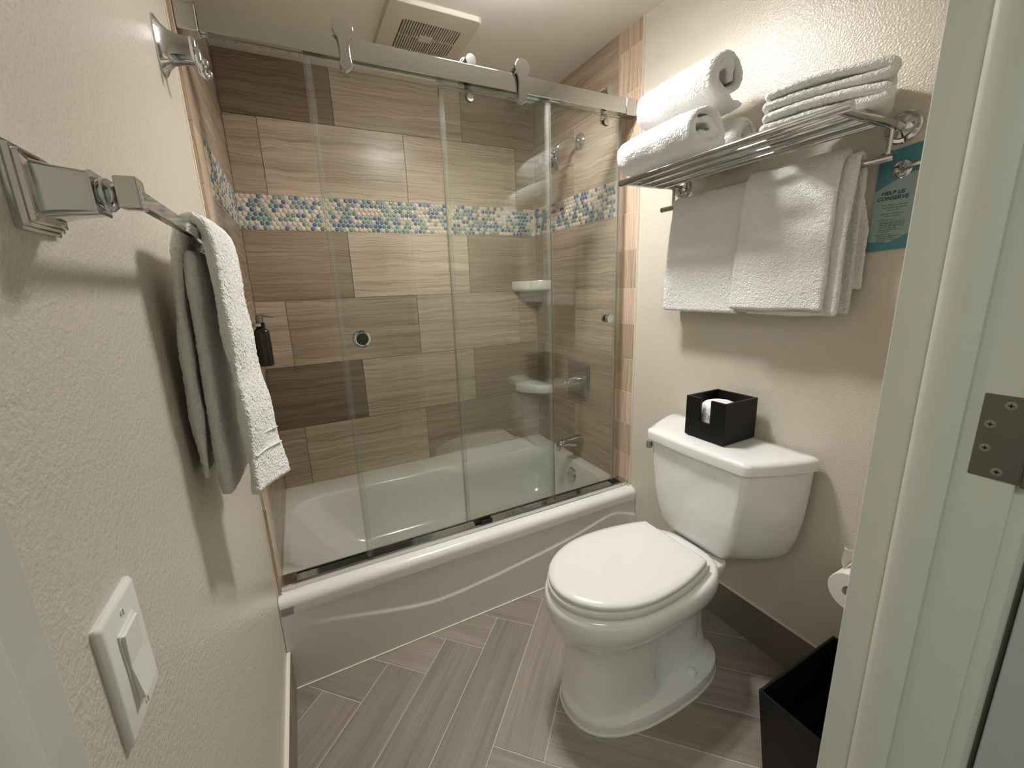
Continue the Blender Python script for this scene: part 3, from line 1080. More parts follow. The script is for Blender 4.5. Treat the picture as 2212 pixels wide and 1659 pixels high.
sv = thing('shower_valve', 'square chrome shower valve plate with a round handle', 'shower valve', (W, 0.446, 0.806))
m = MB()
for k, (hh, t0, t1) in enumerate(((0.098, 0.0, 0.006), (0.090, 0.006, 0.011), (0.080, 0.011, 0.016))):
    m.box(W - t1, W - t0, 0.446 - hh * 1.02, 0.446 + hh * 1.02, 0.806 - hh, 0.806 + hh)
m.build('valve_plate', 'chrome', sv, smooth=0, bevel=0.0025)
hv = MB().lathe([(0, 0), (0.025, 0.0), (0.025, 0.006), (0.023, 0.008), (0.023, 0.040), (0.019, 0.046), (0.019, 0.050), (0.0165, 0.060), (0.008, 0.067), (0, 0.068)], (W - 0.016, 0.446, 0.806), (-1, 0, 0), 28).build('valve_handle', 'chrome', sv)
MB().tube([(1.422, 0.446, 0.806), (1.410, 0.440, 0.805), (1.392, 0.432, 0.803)], [0.007, 0.0055, 0.0065], 12).build('lever_tip', 'chrome', hv, smooth=180)

sp = thing('tub_spout', 'chrome tub spout with a diverter knob above the tub rim', 'spout', (W, 0.435, 0.455))
rings = []
for x, ry, rz, zc in ((W, 0.031, 0.034, 0.456), (1.470, 0.031, 0.034, 0.456), (1.44, 0.027, 0.029, 0.457), (1.405, 0.023, 0.022, 0.462), (1.385, 0.022, 0.021, 0.462), (1.366, 0.022, 0.024, 0.457), (1.352, 0.021, 0.024, 0.447), (1.346, 0.018, 0.018, 0.440)):
    rings.append([(x, 0.435 + ry * math.cos(2 * PI * i / 20), zc + rz * math.sin(2 * PI * i / 20)) for i in range(20)])
MB().loft(rings).build('spout_body', 'chrome', sp, smooth=60)
MB().lathe([(0.0035, 0), (0.0035, 0.010), (0.007, 0.012), (0.007, 0.020), (0, 0.022)], (1.372, 0.435, 0.478), (0, 0, 1), 14).build('diverter_knob', 'chrome', sp)


def corner_shelf(z, label):
    L_ = 0.165
    pts = [(W, D)]
    nseg = 18
    for k in range(nseg + 1):
        t = k / nseg
        # nearly straight front with a soft bow and a small central notch
        x = lerp(W - L_, W - 0.003, t)
        y = lerp(D - 0.003, D - L_ * 1.08, t)
        bow = 0.030 * math.sin(PI * t) ** 0.8 - 0.010 * math.exp(-((t - 0.5) / 0.05) ** 2)
        pts.append((x - bow * Q, y - bow * Q))
    pts = [(min(a, W), min(b, D)) for a, b in pts]
    cx, cy = W - 0.05, D - 0.05

    def ring(s, zz):
        return [(lerp(W, p[0], s), lerp(D, p[1], s), zz) for p in pts]
    body = MB().loft([ring(0.90, z - 0.058), ring(0.97, z - 0.052), ring(1.0, z - 0.040), ring(1.0, z - 0.006), ring(0.985, z),
                      ring(0.90, z), ring(0.86, z - 0.008), ring(0.5, z - 0.010)]).build('corner_shelf', 'shelf_ceramic', smooth=50)
    tag(body, label, 'shelf', 'corner shelves in the shower')
    return body


corner_shelf(1.343, 'upper white ceramic corner shelf at mid height of the tiled corner')
corner_shelf(0.722, 'lower white ceramic corner shelf just above the tub')

# wall mounted soap bottle on the left tiled wall
sd = thing('soap_dispenser', 'dark pump soap bottle held on the left tiled wall behind the hand towel', 'soap bottle', (0.035, 0.47, 1.05))
SX, SY = 0.040, 0.47
bt = MB().loft([rrect(SX - a, SX + a, SY - a, SY + a, a * 0.55, z, 4) for a, z in ((0.020, 1.048), (0.0255, 1.052), (0.0265, 1.060), (0.0265, 1.172), (0.025, 1.182), (0.017, 1.192), (0.0125, 1.196), (0.0125, 1.203))]).build('bottle', 'soap_glass', sd, smooth=40)
MB().box(SX + 0.0262, SX + 0.0268, SY - 0.018, SY + 0.018, 1.108, 1.142).build('bottle_label', 'soap_label', bt, smooth=0)
MB().lathe([(0, 0), (0.0155, 0), (0.0155, 0.018), (0.0, 0.018)], (SX, SY, 1.196), (0, 0, 1), 20).build('collar', 'black_plastic', sd)
MB().lathe([(0, 0), (0.0125, 0), (0.0135, 0.026), (0.012, 0.028), (0, 0.028)], (SX, SY, 1.214), (0, 0, 1), 20).build('pump_head', 'dark_chrome', sd)
MB().tube([(SX, SY, 1.240), (SX + 0.02, SY, 1.240), (SX + 0.036, SY, 1.236), (SX + 0.046, SY, 1.231)], [0.005, 0.0042, 0.0036, 0.003], 10).build('spout', 'dark_chrome', sd, smooth=180)
MB().box(0.0, 0.007, SY - 0.022, SY + 0.022, 1.055, 1.23).box(0.0, SX + 0.004, SY - 0.0195, SY + 0.0195, 1.2005, 1.2125).build('wall_bracket', 'chrome', sd, smooth=0, bevel=0.0015)

# ------------------------------------------------------------------ robe hook and towel bar on the left wall
rh = thing('robe_hook', 'chrome robe hook high on the left wall beside the shower rail', 'hook', (PL, -0.15, 1.82))
HYC, HZC = -0.150, 1.828


def srect(cx, hy, hz, p=4.0, n=28, zc=HZC, yc=HYC):
    out = []
    for i in range(n):
        a = 2 * PI * i / n
        c, s = math.cos(a), math.sin(a)
        out.append((cx, yc + hy * math.copysign(abs(c) ** (2 / p), c), zc + hz * math.copysign(abs(s) ** (2 / p), s)))
    return out


MB().loft([srect(PL, 0.034, 0.052), srect(PL + 0.003, 0.034, 0.052), srect(PL + 0.006, 0.030, 0.048), srect(PL + 0.012, 0.023, 0.039), srect(PL + 0.022, 0.017, 0.031), srect(PL + 0.040, 0.0145, 0.0265), srect(PL + 0.060, 0.014, 0.026)]).build('base', 'chrome', rh, smooth=50)
MB().loft([srect(PL + 0.057, 0.027, 0.021), srect(PL + 0.061, 0.029, 0.023), srect(PL + 0.066, 0.029, 0.023), srect(PL + 0.069, 0.026, 0.020)]).build('cross_plate', 'chrome', rh, smooth=50)
for s in (-1, 1):
    pth = [(PL + 0.066, HYC + s * 0.019, HZC + 0.004), (PL + 0.068, HYC + s * 0.020, HZC - 0.012), (PL + 0.069, HYC + s * 0.022, HZC - 0.030), (PL + 0.074, HYC + s * 0.024, HZC - 0.036), (PL + 0.079, HYC + s * 0.026, HZC - 0.031)]
    h = MB().tube(pth, [0.008, 0.0078, 0.0074, 0.0068, 0.0064], 12).build('prong', 'chrome', rh, smooth=180)
    MB().sphere((PL + 0.080, HYC + s * 0.026, HZC - 0.028), 0.0075, 14, 8).build('tip', 'chrome', h, smooth=180)

BX, BZ = 0.0545, 1.4035
BY0, BY1 = -0.868, -0.225
tbar = thing('towel_bar', 'square chrome towel bar on the left wall holding the hand towel', 'towel bar', (PL, -0.55, 1.40))


def sq(x, h, yc, zc=1.4015, r=0.0035):
    return [(x, yc + a, zc + b) for a, b, _ in rrect(-h, h, -h, h, min(r, h * 0.5), 0, 3)]


for yc in (BY0, BY1):
    MB().loft([sq(PL, 0.033, yc), sq(PL + 0.0035, 0.033, yc), sq(PL + 0.004, 0.0305, yc), sq(PL + 0.0075, 0.030, yc), sq(PL + 0.008, 0.0275, yc), sq(PL + 0.011, 0.027, yc), sq(PL + 0.0115, 0.0245, yc), sq(PL + 0.013, 0.022, yc)]).build('base', 'chrome', tbar, smooth=30)
    MB().loft([sq(PL + 0.012, 0.0215, yc), sq(PL + 0.024, 0.0185, yc), sq(PL + 0.044, 0.0162, yc), sq(PL + 0.0445, 0.0172, yc), sq(PL + 0.0462, 0.0172, yc)]).build('post', 'chrome', tbar, smooth=30)
    MB().lathe([(0.0125, 0), (0.0142, 0.003), (0.0136, 0.007), (0.0100, 0.011), (0.0062, 0.013), (0.0050, 0.0145), (0.0050, 0.020)], (PL + 0.046, yc, 1.4015), (1, 0, 0), 24).build('neck', 'chrome', tbar, smooth=60)
# heads: square block that narrows in a quarter round into the flat bar
for yc, s in ((BY0, 1), (BY1, -1)):
    r0 = []
    for dy, hx, hz in ((-0.010, 0.0080, 0.0130), (0.010, 0.0080, 0.0130), (0.013, 0.0076, 0.0124), (0.017, 0.0060, 0.0105), (0.021, 0.0048, 0.0085), (0.027, 0.0042, 0.0075)):
        y = yc + s * dy
        r0.append([(BX + a, y, BZ + b) for a, b in ((-hx, -hz), (hx, -hz), (hx, hz), (-hx, hz))])
    MB().loft(r0).build('bar_head', 'chrome', tbar, smooth=25, bevel=0.001)
MB().box(BX - 0.0042, BX + 0.0042, BY0 + 0.02, BY1 - 0.02, BZ - 0.0075, BZ + 0.0075).build('bar', 'chrome', tbar, smooth=0, bevel=0.0008)

# ------------------------------------------------------------------ light switch
sw = thing('light_switch', 'white rocker light switch plate on the left wall', 'light switch', (PL, -0.927, 0.99))
SYC, SZC = -0.927, 0.990
MB().loft([[(PL + t, SYC + a, SZC + b) for a, b, _ in rrect(-hw, hw, -hh, hh, r, 0, 5)] for t, hw, hh, r in
           ((0, 0.040, 0.062, 0.002), (0.003, 0.040, 0.062, 0.003), (0.0058, 0.0375, 0.0595, 0.003), (0.0066, 0.035, 0.057, 0.003))]).build('plate', 'white_plastic', sw, smooth=40)
xk = PL + 0.0066
MB().box(xk - 0.001, xk + 0.0015, SYC - 0.0185, SYC + 0.0185, SZC - 0.0365, SZC + 0.0365).build('rocker_frame', 'white_plastic', sw, smooth=0, bevel=0.0006)
MB().add([(xk, SYC - 0.0165, SZC - 0.034), (xk, SYC + 0.0165, SZC - 0.034), (xk, SYC + 0.0165, SZC + 0.034), (xk, SYC - 0.0165, SZC + 0.034),
          (xk + 0.0068, SYC - 0.0165, SZC - 0.034), (xk + 0.0068, SYC + 0.0165, SZC - 0.034), (xk + 0.0030, SYC + 0.0165, SZC + 0.002), (xk + 0.0030, SYC - 0.0165, SZC + 0.002),
          (xk + 0.0045, SYC + 0.0165, SZC + 0.034), (xk + 0.0045, SYC - 0.0165, SZC + 0.034)],
         [(0, 3, 2, 1), (0, 1, 5, 4), (4, 5, 6, 7), (7, 6, 8, 9), (3, 9, 8, 2), (0, 4, 7, 9, 3), (1, 2, 8, 6, 5)]).build('rocker', 'white_plastic', sw, smooth=0, bevel=0.0006)
for dz in (0.0485, -0.0485):
    s_ = MB().lathe([(0, 0), (0.0032, 0), (0.0030, 0.0008), (0, 0.0014)], (PL + 0.0066, SYC, SZC + dz), (1, 0, 0), 14).build('screw', 'white_plastic', sw)
    MB().box(PL + 0.0076, PL + 0.0082, SYC - 0.0004, SYC + 0.0004, SZC + dz - 0.003, SZC + dz + 0.003).build('screw_slot', 'dark_chrome', s_, smooth=0)

# ------------------------------------------------------------------ towel shelf on the right wall
ZS = 1.646
ts = thing('towel_shelf', 'chrome hotel towel shelf of round rods on the right wall', 'towel shelf', (PR, -0.51, 1.6))
SN, SF = -0.828, -0.186
for k, x in enumerate((1.228, 1.288, 1.349, 1.410)):
    a, b = (SN - 0.024, SF + 0.022) if k == 0 else (SN, SF)
    MB().tube([(x, a, ZS), (x, b, ZS)], 0.0105 if k == 0 else 0.0085, 16).build('rod', 'chrome', ts, smooth=40)
for y in (SN, SF):
    MB().tube([(1.228, y, ZS), (1.495, y, ZS)], 0.0105, 16).build('side_arm', 'chrome', ts, smooth=40)
    MB().lathe([(0, 0), (0.036, 0), (0.036, 0.005), (0.033, 0.008), (0.026, 0.009), (0.024, 0.014), (0.018, 0.016), (0.0125, 0.019), (0.0125, 0.024)], (PR, y, ZS), (-1, 0, 0), 28).build('flange', 'chrome', ts)
LBX, LBZ = 1.458, 1.575
for y in (SN + 0.002, SF - 0.004):
    MB().tube([(LBX, y, ZS), (LBX, y, LBZ)], 0.0058, 12).build('drop_post', 'chrome', ts, smooth=40)
MB().tube([(LBX, SN - 0.012, LBZ), (LBX, SF + 0.050, LBZ)], 0.0098, 16).build('hanging_bar', 'chrome', ts, smooth=40)

# small hook behind the card
wh = thing('wall_hook', 'small chrome hook on the right wall carrying the conserve card', 'hook', (PR, -0.835, 1.555))
MB().lathe([(0, 0), (0.021, 0), (0.021, 0.004), (0.017, 0.008), (0.010, 0.010), (0.007, 0.018), (0.009, 0.026), (0.0, 0.030)], (PR, -0.838, 1.552), (-1, 0, 0), 24).build('base', 'chrome', wh)
MB().tube([(PR - 0.022, -0.838, 1.552), (PR - 0.030, -0.858, 1.553), (PR - 0.032, -0.890, 1.556), (PR - 0.032, -0.905, 1.560)], [0.006, 0.0055, 0.005, 0.005], 12).build('prong', 'chrome', wh, smooth=180)

# the card
cd = thing('conserve_card', 'teal door hanger card reading HELP US CONSERVE on the right wall', 'card', (PR - 0.004, -0.83, 1.37))
CX = PR - 0.004
CY0, CY1, CZ0, CZ1 = -0.878, -0.792, 1.366, 1.606      # near, far edge
def cyz(s, t):      # s across from the far edge, t up; far edge leans like the photo
    return (lerp(CY1 + 0.0, CY0, s), lerp(CZ0, CZ1, t))
MB().prism([cyz(0, 0), cyz(1, 0.02), cyz(1, 1), cyz(0, 0.965)], 'x', CX - 0.0006, CX).build('card_sheet', 'card_teal', cd, smooth=0)
low = [cyz(0, 0.10), cyz(0.5, 0.085), cyz(1, 0.18)]
upc = [cyz(1, 0.745), cyz(0.8, 0.735), cyz(0.55, 0.70), cyz(0.3, 0.655), cyz(0.0, 0.60)]
MB().prism(low + upc, 'x', CX - 0.0010, CX - 0.0006).build('card_panel', 'card_light', cd, smooth=0)


def text_mesh(txt, size, m, parent, mtx, name='lettering'):
    cu = bpy.data.curves.new('lettering', 'FONT')
    cu.body = txt
    cu.size = size
    cu.align_x = 'CENTER'
    cu.extrude = 0.0002
    cu.offset = size * 0.018
    to = bpy.data.objects.new('tmp', cu)
    COL.objects.link(to)
    dg = bpy.context.evaluated_depsgraph_get()
    me = bpy.data.meshes.new_from_object(to.evaluated_get(dg))
    bpy.data.objects.remove(to)
    me.transform(mtx)
    me.name = name
    me.materials.clear()
    me.materials.append(MATS[m])
    o = bpy.data.objects.new(name, me)
    COL.objects.link(o)
    o.parent = parent
    return o


def card_mtx(yc, zc):
    # text x axis -> -y (towards the viewer's right), y axis -> z, normal -> -x, slight italic
    return Matrix(((0, 0, -1, CX - 0.0013), (-1, -0.18, 0, yc), (0.0, 1, 0, zc), (0, 0, 0, 1)))


text_mesh('HELP US', 0.0125, 'ink', cd, card_mtx(-0.829, 1.4985))
text_mesh('CONSERVE', 0.0125, 'ink', cd, card_mtx(-0.829, 1.4865))
fine = MB()
rf = random.Random(2)
for z, a, b in ((1.4745, .22, .80), (1.4685, .24, .78), (1.4625, .36, .64), (1.4545, .22, .76), (1.4490, .32, .66), (1.4400, .16, .60), (1.4355, .22, .80), (1.4320, .22, .78), (1.4285, .24, .80), (1.4250, .22, .78), (1.4205, .22, .62), (1.4165, .20, .74), (1.4125, .22, .5), (1.4060, .16, .6), (1.4015, .2, .78), (1.3975, .22, .6), (1.3935, .2, .7), (1.3895, .22, .4)):
    s = a
    while s < b:
        e = min(b, s + rf.uniform(0.04, 0.11))
        y0_, y1_ = lerp(CY1, CY0, s), lerp(CY1, CY0, e)
        fine.box(CX - 0.0013, CX - 0.0010, y1_, y0_, z - 0.0009, z + 0.0007)
        s = e + 0.018
o = fine.build('fine_print', 'ink_grey', cd, smooth=0)
o['kind'] = 'stuff'

# ------------------------------------------------------------------ towels


def disp(me, amp_big, f_big, amp_small, f_small, seed):
    """pushes the vertices along their normals by two octaves of noise: soft folds and terry loops"""
    off = Vector((seed * 3.7, seed * 1.3, seed * 2.1))
    n = len(me.vertices)
    co = np.empty(n * 3)
    me.vertices.foreach_get('co', co)
    no = np.empty(n * 3)
    me.vertex_normals.foreach_get('vector', no)
    co = co.reshape(-1, 3)
    no = no.reshape(-1, 3)
    nz_ = noise.noise
    d = np.empty(n)
    for i in range(n):
        p = Vector(co[i])
        d[i] = amp_big * nz_(p * f_big + off) + amp_small * (nz_(p * f_small + off) + 0.6 * nz_(p * (f_small * 2.1) - off))
    co = co + no * d[:, None]
    me.vertices.foreach_set('co', co.ravel())
    me.update()


def resample(path, step):
    P = [np.array(p, float) for p in path]
    # Catmull-Rom through the points, then even spacing
    out = []
    n = len(P)
    for i in range(n - 1):
        p0, p1, p2, p3 = P[max(i - 1, 0)], P[i], P[i + 1], P[min(i + 2, n - 1)]
        for k in range(12):
            t = k / 12
            out.append(0.5 * ((2 * p1) + (-p0 + p2) * t + (2 * p0 - 5 * p1 + 4 * p2 - p3) * t * t + (-p0 + 3 * p1 - 3 * p2 + p3) * t ** 3))
    out.append(P[-1])
    out = np.array(out)
    seg = np.linalg.norm(np.diff(out, axis=0), axis=1)
    s = np.concatenate([[0], np.cumsum(seg)])
    m = max(4, int(s[-1] / step))
    q = np.linspace(0, s[-1], m + 1)
    return np.stack([np.interp(q, s, out[:, 0]), np.interp(q, s, out[:, 1])], 1)


def strip(path, thick, w0, w1, place, step=0.004, wstep=0.004, edge=None):
    """a thick cloth strip: the 2-D path is given thickness with round ends and extruded from w0 to w1;
    place(p, q, w) puts path coordinates (p, q) and width w into the world"""
    P = resample(path, step)
    T = np.gradient(P, axis=0)
    T /= np.linalg.norm(T, axis=1)[:, None]
    N = np.stack([-T[:, 1], T[:, 0]], 1)
    h = thick / 2
    nw = max(4, int(abs(w1 - w0) / wstep))
    ws = list(np.linspace(w0, w1, nw + 1))
    ncap = 5
    base = []
    for i in range(len(P)):
        base.append((P[i], N[i], 1.0, 0.0, T[i]))
    loops = []
    rnd = h * 0.9
    for wv in ws:
        dw = min(abs(wv - w0), abs(wv - w1))
        k = 1.0 if dw >= rnd else math.sqrt(max(0.06, 1 - ((rnd - dw) / rnd) ** 2))
        hh = h * k
        ring = [P[i] + N[i] * hh for i in range(len(P))]
        for c in range(1, ncap):
            a = PI * c / ncap
            ring.append(P[-1] + N[-1] * hh * math.cos(a) + T[-1] * hh * math.sin(a))
        ring += [P[i] - N[i] * hh for i in range(len(P) - 1, -1, -1)]
        for c in range(1, ncap):
            a = PI * c / ncap
            ring.append(P[0] - N[0] * hh * math.cos(a) - T[0] * hh * math.sin(a))
        loops.append([place(p[0], p[1], wv) for p in ring])
    m = MB()
    m.loft(loops, cap0=False, cap1=False)
    # end caps: quads between the two sides
    n = len(loops[0])
    for base_i, flip in ((0, False), ((len(loops) - 1) * n, True)):
        L_ = len(P)
        top = list(range(L_))
        bot = [L_ + ncap - 1 + (L_ - 1 - i) for i in range(L_)]
        for i in range(L_ - 1):
            f = (base_i + top[i], base_i + top[i + 1], base_i + bot[i + 1], base_i + bot[i])
            m.f.append(f)
        c1 = [top[-1]] + list(range(L_, L_ + ncap - 1)) + [bot[-1]]
        m.f.append(tuple(base_i + i for i in c1))
        c0 = [bot[0]] + list(range(2 * L_ + ncap - 1, n)) + [top[0]]
        m.f.append(tuple(base_i + i for i in c0))
    return m


def terry(m, name, matname, parent, seed, big=0.004, fb=9.0, small=0.0016, fs_=150.0):
    o = m.build(name, matname, parent, smooth=180)
    disp(o.data, big, fb, small, fs_, seed)
    return o


# hand towel over the left bar
ht = thing('hand_towel', 'white hand towel draped over the chrome bar on the left wall', 'towel', (0.05, -0.5, 1.0))


def place_hand(p, q, wv):
    # front flap flares out towards the shower and lower down; wv = y
    far = (wv + 0.585) / 0.17
    fr_ = min(1, max(0, (p - 0.035) / 0.02))
    drop = min(1, max(0, (1.40 - q) / 0.42))
    x = p + fr_ * far * (0.012 + 0.026 * drop ** 1.3) + 0.004 * math.sin(far * 5 + drop * 3) * drop
    z = q - fr_ * far * 0.035 * drop - (1 - fr_) * (1 - far) * -0.01 * drop
    return (x, wv, z)


terry(strip([(0.003, 1.020), (0.004, 1.10), (0.008, 1.20), (0.015, 1.30), (0.023, 1.37), (0.031, 1.400), (0.040, 1.421), (0.053, 1.4275), (0.0645, 1.416), (0.0680, 1.38), (0.0680, 1.30), (0.068, 1.20), (0.068, 1.10), (0.068, 0.985)],
            0.0125, -0.592, -0.420, place_hand, 0.0035, 0.0035), 'front_fold', 'hand_towel', ht, 1, big=0.006, fb=11)
terry(strip([(0.026, 0.993), (0.027, 1.10), (0.030, 1.20), (0.0335, 1.30), (0.037, 1.375)], 0.017, -0.578, -0.405, lambda p, q, wv: (p + 0.016 * (wv + 0.578) / 0.17, wv, q), 0.004, 0.004), 'back_fold', 'hand_towel', ht, 2, big=0.003)
# woven border lines near the hem
for z in (1.075, 1.045):
    def pb(p, q, wv, z=z):
        return place_hand(p, q, wv)
    mm = MB()
    mm.tube([place_hand(0.0738, z, -0.582 + 0.152 * i / 10) for i in range(11)], 0.0019, 6)
    mm.build('border_rib', 'hand_towel', ht, smooth=180)

# towels hanging from the lower bar of the shelf
def hang(x0, q, wv, lean=0.0):
    return (x0, wv, q)


lt = thing('hanging_towel', 'white bath towel hanging at the shower end of the lower bar', 'towel', (1.44, -0.35, 1.2), group=None)
terry(strip([(1.482, 1.215), (1.481, 1.30), (1.479, 1.42), (1.477, 1.52), (1.473, 1.570), (1.460, 1.592), (1.444, 1.580), (1.436, 1.52), (1.430, 1.42), (1.426, 1.30), (1.423, 1.213)],
            0.018, -0.502, -0.208, lambda p, q, wv: (p - 0.006 * math.sin((wv + 0.21) * 9) * (1.6 - q), wv + 0.012 * (1.6 - q) / 0.4 * (1 if wv > -0.36 else -0.3), q), 0.004, 0.004),
      'towel_drape', 'towel', lt, 3, big=0.004, fb=10)
rtw = thing('hanging_towel', 'white bath towel hanging at the card end of the lower bar, wider and layered', 'towel', (1.43, -0.64, 1.2))


def place_r(p, q, wv):
    d = (1.6 - q) / 0.4
    return (p - 0.004 * math.sin(wv * 21) * d, wv + (0.010 * d if wv > -0.62 else -0.004 * d), q)


terry(strip([(1.463, 1.575), (1.456, 1.606), (1.440, 1.606), (1.424, 1.585), (1.416, 1.52), (1.411, 1.42), (1.408, 1.32), (1.406, 1.228)],
            0.018, -0.752, -0.499, place_r, 0.004, 0.004), 'front_layer', 'towel', rtw, 4, big=0.005, fb=10)
terry(strip([(1.488, 1.215), (1.487, 1.32), (1.486, 1.45), (1.483, 1.54), (1.475, 1.582), (1.462, 1.600), (1.446, 1.588), (1.437, 1.53), (1.431, 1.42), (1.428, 1.30), (1.426, 1.212)],
            0.015, -0.778, -0.545, place_r, 0.004, 0.004), 'inner_layer', 'towel', rtw, 5, big=0.005, fb=10)
terry(strip([(1.494, 1.278), (1.493, 1.36), (1.491, 1.45), (1.490, 1.50)], 0.010, -0.797, -0.600, lambda p, q, wv: (p, wv - 0.0 + (0.02 * max(0, (q - 1.42) / 0.08) if wv < -0.75 else 0), q), 0.004, 0.004), 'rear_layer', 'towel', rtw, 6, big=0.003)

# rolled towels


def rolled(name_label, cx, cz, R, y0, y1, turns, thick, seed, sx=1.0, sz=0.95, start=0.0, flap=0.0, peak=0.0):
    n = int(60 * turns)
    path = []
    r_in = max(0.008, R - thick * turns)
    for i in range(n + 1):
        t = i / n
        a = start + 2 * PI * turns * t
        r = lerp(r_in, R - thick * 0.5, t ** 0.9)
        wob = 1 + (0.16 * math.sin(2.3 * a + seed) + 0.10 * math.sin(4.1 * a + 2 * seed)) * (1 - t) ** 0.8 + peak * max(0, math.cos(a - 1.9)) ** 4 * t
        r *= wob
        if flap and t > 0.93:
            r += flap * ((t - 0.93) / 0.07) ** 1.5
        path.append((r * math.cos(a), r * math.sin(a)))

    def place(p, q, wv):
        e = (wv - y0) / (y1 - y0)
        rr = math.hypot(p, q) / R
        f = abs(2 * e - 1)
        bulge = (0.016 * (1 - rr) * f ** 6 - 0.006 * math.sin(seed + 9 * rr)) * (1 if e < 0.5 else -1) * f ** 3
        round_ = 1 - 0.07 * f ** 14 - (0.10 * (e - 0.6) / 0.4 if e > 0.6 else 0)
        return (cx + p * sx * round_, wv + bulge, max(cz + q * sz * round_, ZS + 0.0095))
    o = terry(strip(path, thick * 0.84, y0, y1, place, 0.005, 0.005), 'rolled_towel', 'towel', None, seed, big=0.005, fb=16, small=0.0019)
    tag(o, name_label, 'towel', 'rolled towels on the shelf')
    return o


rolled('rolled white towel at the front of the shelf, lowest of the pile', 1.272, 1.728, 0.082, -0.478, -0.165, 2.3, 0.027, 1, sx=1.12, sz=0.86, start=-2.4)
rolled('rolled white towel lying on top of the other two rolls', 1.340, 1.872, 0.082, -0.480, -0.170, 1.85, 0.030, 2, sx=1.02, sz=0.92, start=-0.95 - 2 * PI * 1.85, flap=0.022, peak=0.10)
rolled('rolled white towel at the back of the shelf against the wall', 1.435, 1.724, 0.074, -0.482, -0.200, 1.9, 0.026, 3, sx=0.96, sz=0.93, start=0.5)

# folded towels, turned a little on the shelf
ang = math.radians(-25)


def folded(label, zb_, seed, shift):
    o_x, o_y = 1.338 + shift, -0.868
    ca, sa = math.cos(ang), math.sin(ang)

    def place(p, q, wv):
        # p along the front edge from the near end, wv back towards the wall
        sag = -0.020 * max(0, (0.05 - p) / 0.05) ** 2 * (0) + 0.006 * math.sin(p * 16)
        x = o_x + sa * p * 1.0 + ca * wv
        y = o_y + ca * p - sa * wv
        return (x, y, zb_ + q + sag + 0.10 * (p - 0.1) * 0.0)
    L_ = 0.232
    path = [(L_, 0.011), (0.16, 0.011), (0.08, 0.010), (0.03, 0.012), (0.006, 0.022), (0.012, 0.034), (0.04, 0.0345), (0.10, 0.0355), (0.17, 0.0355), (L_ - 0.004, 0.033)]
    o = terry(strip(path, 0.0225, 0.0, 0.175, place, 0.004, 0.004), 'folded_towel', 'towel', None, seed, big=0.004, fb=14, small=0.0016)
    tag(o, label, 'towel', 'folded towels on the shelf')


folded('folded white towel lying directly on the shelf rods', ZS + 0.0122, 7, 0.0)
folded('folded white towel stacked on top of the other folded one', ZS + 0.0605, 8, 0.004)

# ------------------------------------------------------------------ toilet
TYC = -0.507
tl = thing('toilet', 'white two piece toilet with a closed lid against the right wall', 'toilet', (1.2, TYC, 0))


def egg(x0, xc, x1, hw, z, pf=2.0, pr_=3.2, n=56, yc=TYC):
    out = []
    for i in range(n):
        a = 2 * PI * i / n
        c, s = math.cos(a), math.sin(a)
        if c < 0:
            x = xc - (xc - x0) * abs(c) ** (2 / pf)
            y = hw * math.copysign(abs(s) ** (2 / pf), s)
        else:
            x = xc + (x1 - xc) * c ** (2 / pr_)
            y = hw * math.copysign(abs(s) ** (2 / pr_), s)
        out.append((x, yc + y, z))
    return out


def hwring(pts, z, yc=TYC, n=28):
    """outline from (x, half width) control points, front tip first"""
    xs = [p[0] for p in pts]
    hs = [p[1] for p in pts]
    s = np.concatenate([[0], np.cumsum(np.hypot(np.diff(xs), np.diff(hs)))])
    q = np.linspace(0, s[-1], n)
    X = np.interp(q, s, xs)
    H = np.interp(q, s, hs)
    for _ in range(1):
        X[1:-1] = (X[:-2] + 2 * X[1:-1] + X[2:]) / 4
        H[1:-1] = (H[:-2] + 2 * H[1:-1] + H[2:]) / 4
    H = np.maximum(H, 0)
    a = [(float(x), yc - float(h), z) for x, h in zip(X, H)]
    b = [(float(x), yc + float(h), z) for x, h in zip(X, H)]
    return a + b[::-1][1:-1] if hs[0] == 0 and hs[-1] == 0 else a + b[::-1]


def foot(z, k=1.0, dx=0.0):
    return hwring([(0.758 + dx, 0), (0.760 + dx, 0.036 * k), (0.775 + dx, 0.070 * k), (0.805 + dx, 0.102 * k), (0.86, 0.132 * k), (0.95, 0.151 * k), (1.05, 0.156 * k), (1.15, 0.154 * k), (1.24, 0.140 * k), (1.30, 0.115 * k), (1.335, 0.075 * k), (1.342, 0.03 * k), (1.342, 0)], z, TYC - 0.006)


def column(z, fw, rw, x0=0.748, xe=1.33, rec=1.025):
    return hwring([(x0, 0), (x0 + 0.002, fw * 0.36), (x0 + 0.020, fw * 0.66), (x0 + 0.06, fw * 0.88), (x0 + 0.12, fw * 0.98), (rec - 0.015, fw), (rec, fw * 0.985), (rec + 0.008, lerp(fw, rw, 0.8)), (rec + 0.05, rw), (1.12, rw), (1.22, rw * 1.0), (1.28, rw * 0.9), (xe - 0.01, rw * 0.6), (xe, rw * 0.3), (xe, 0)], z)


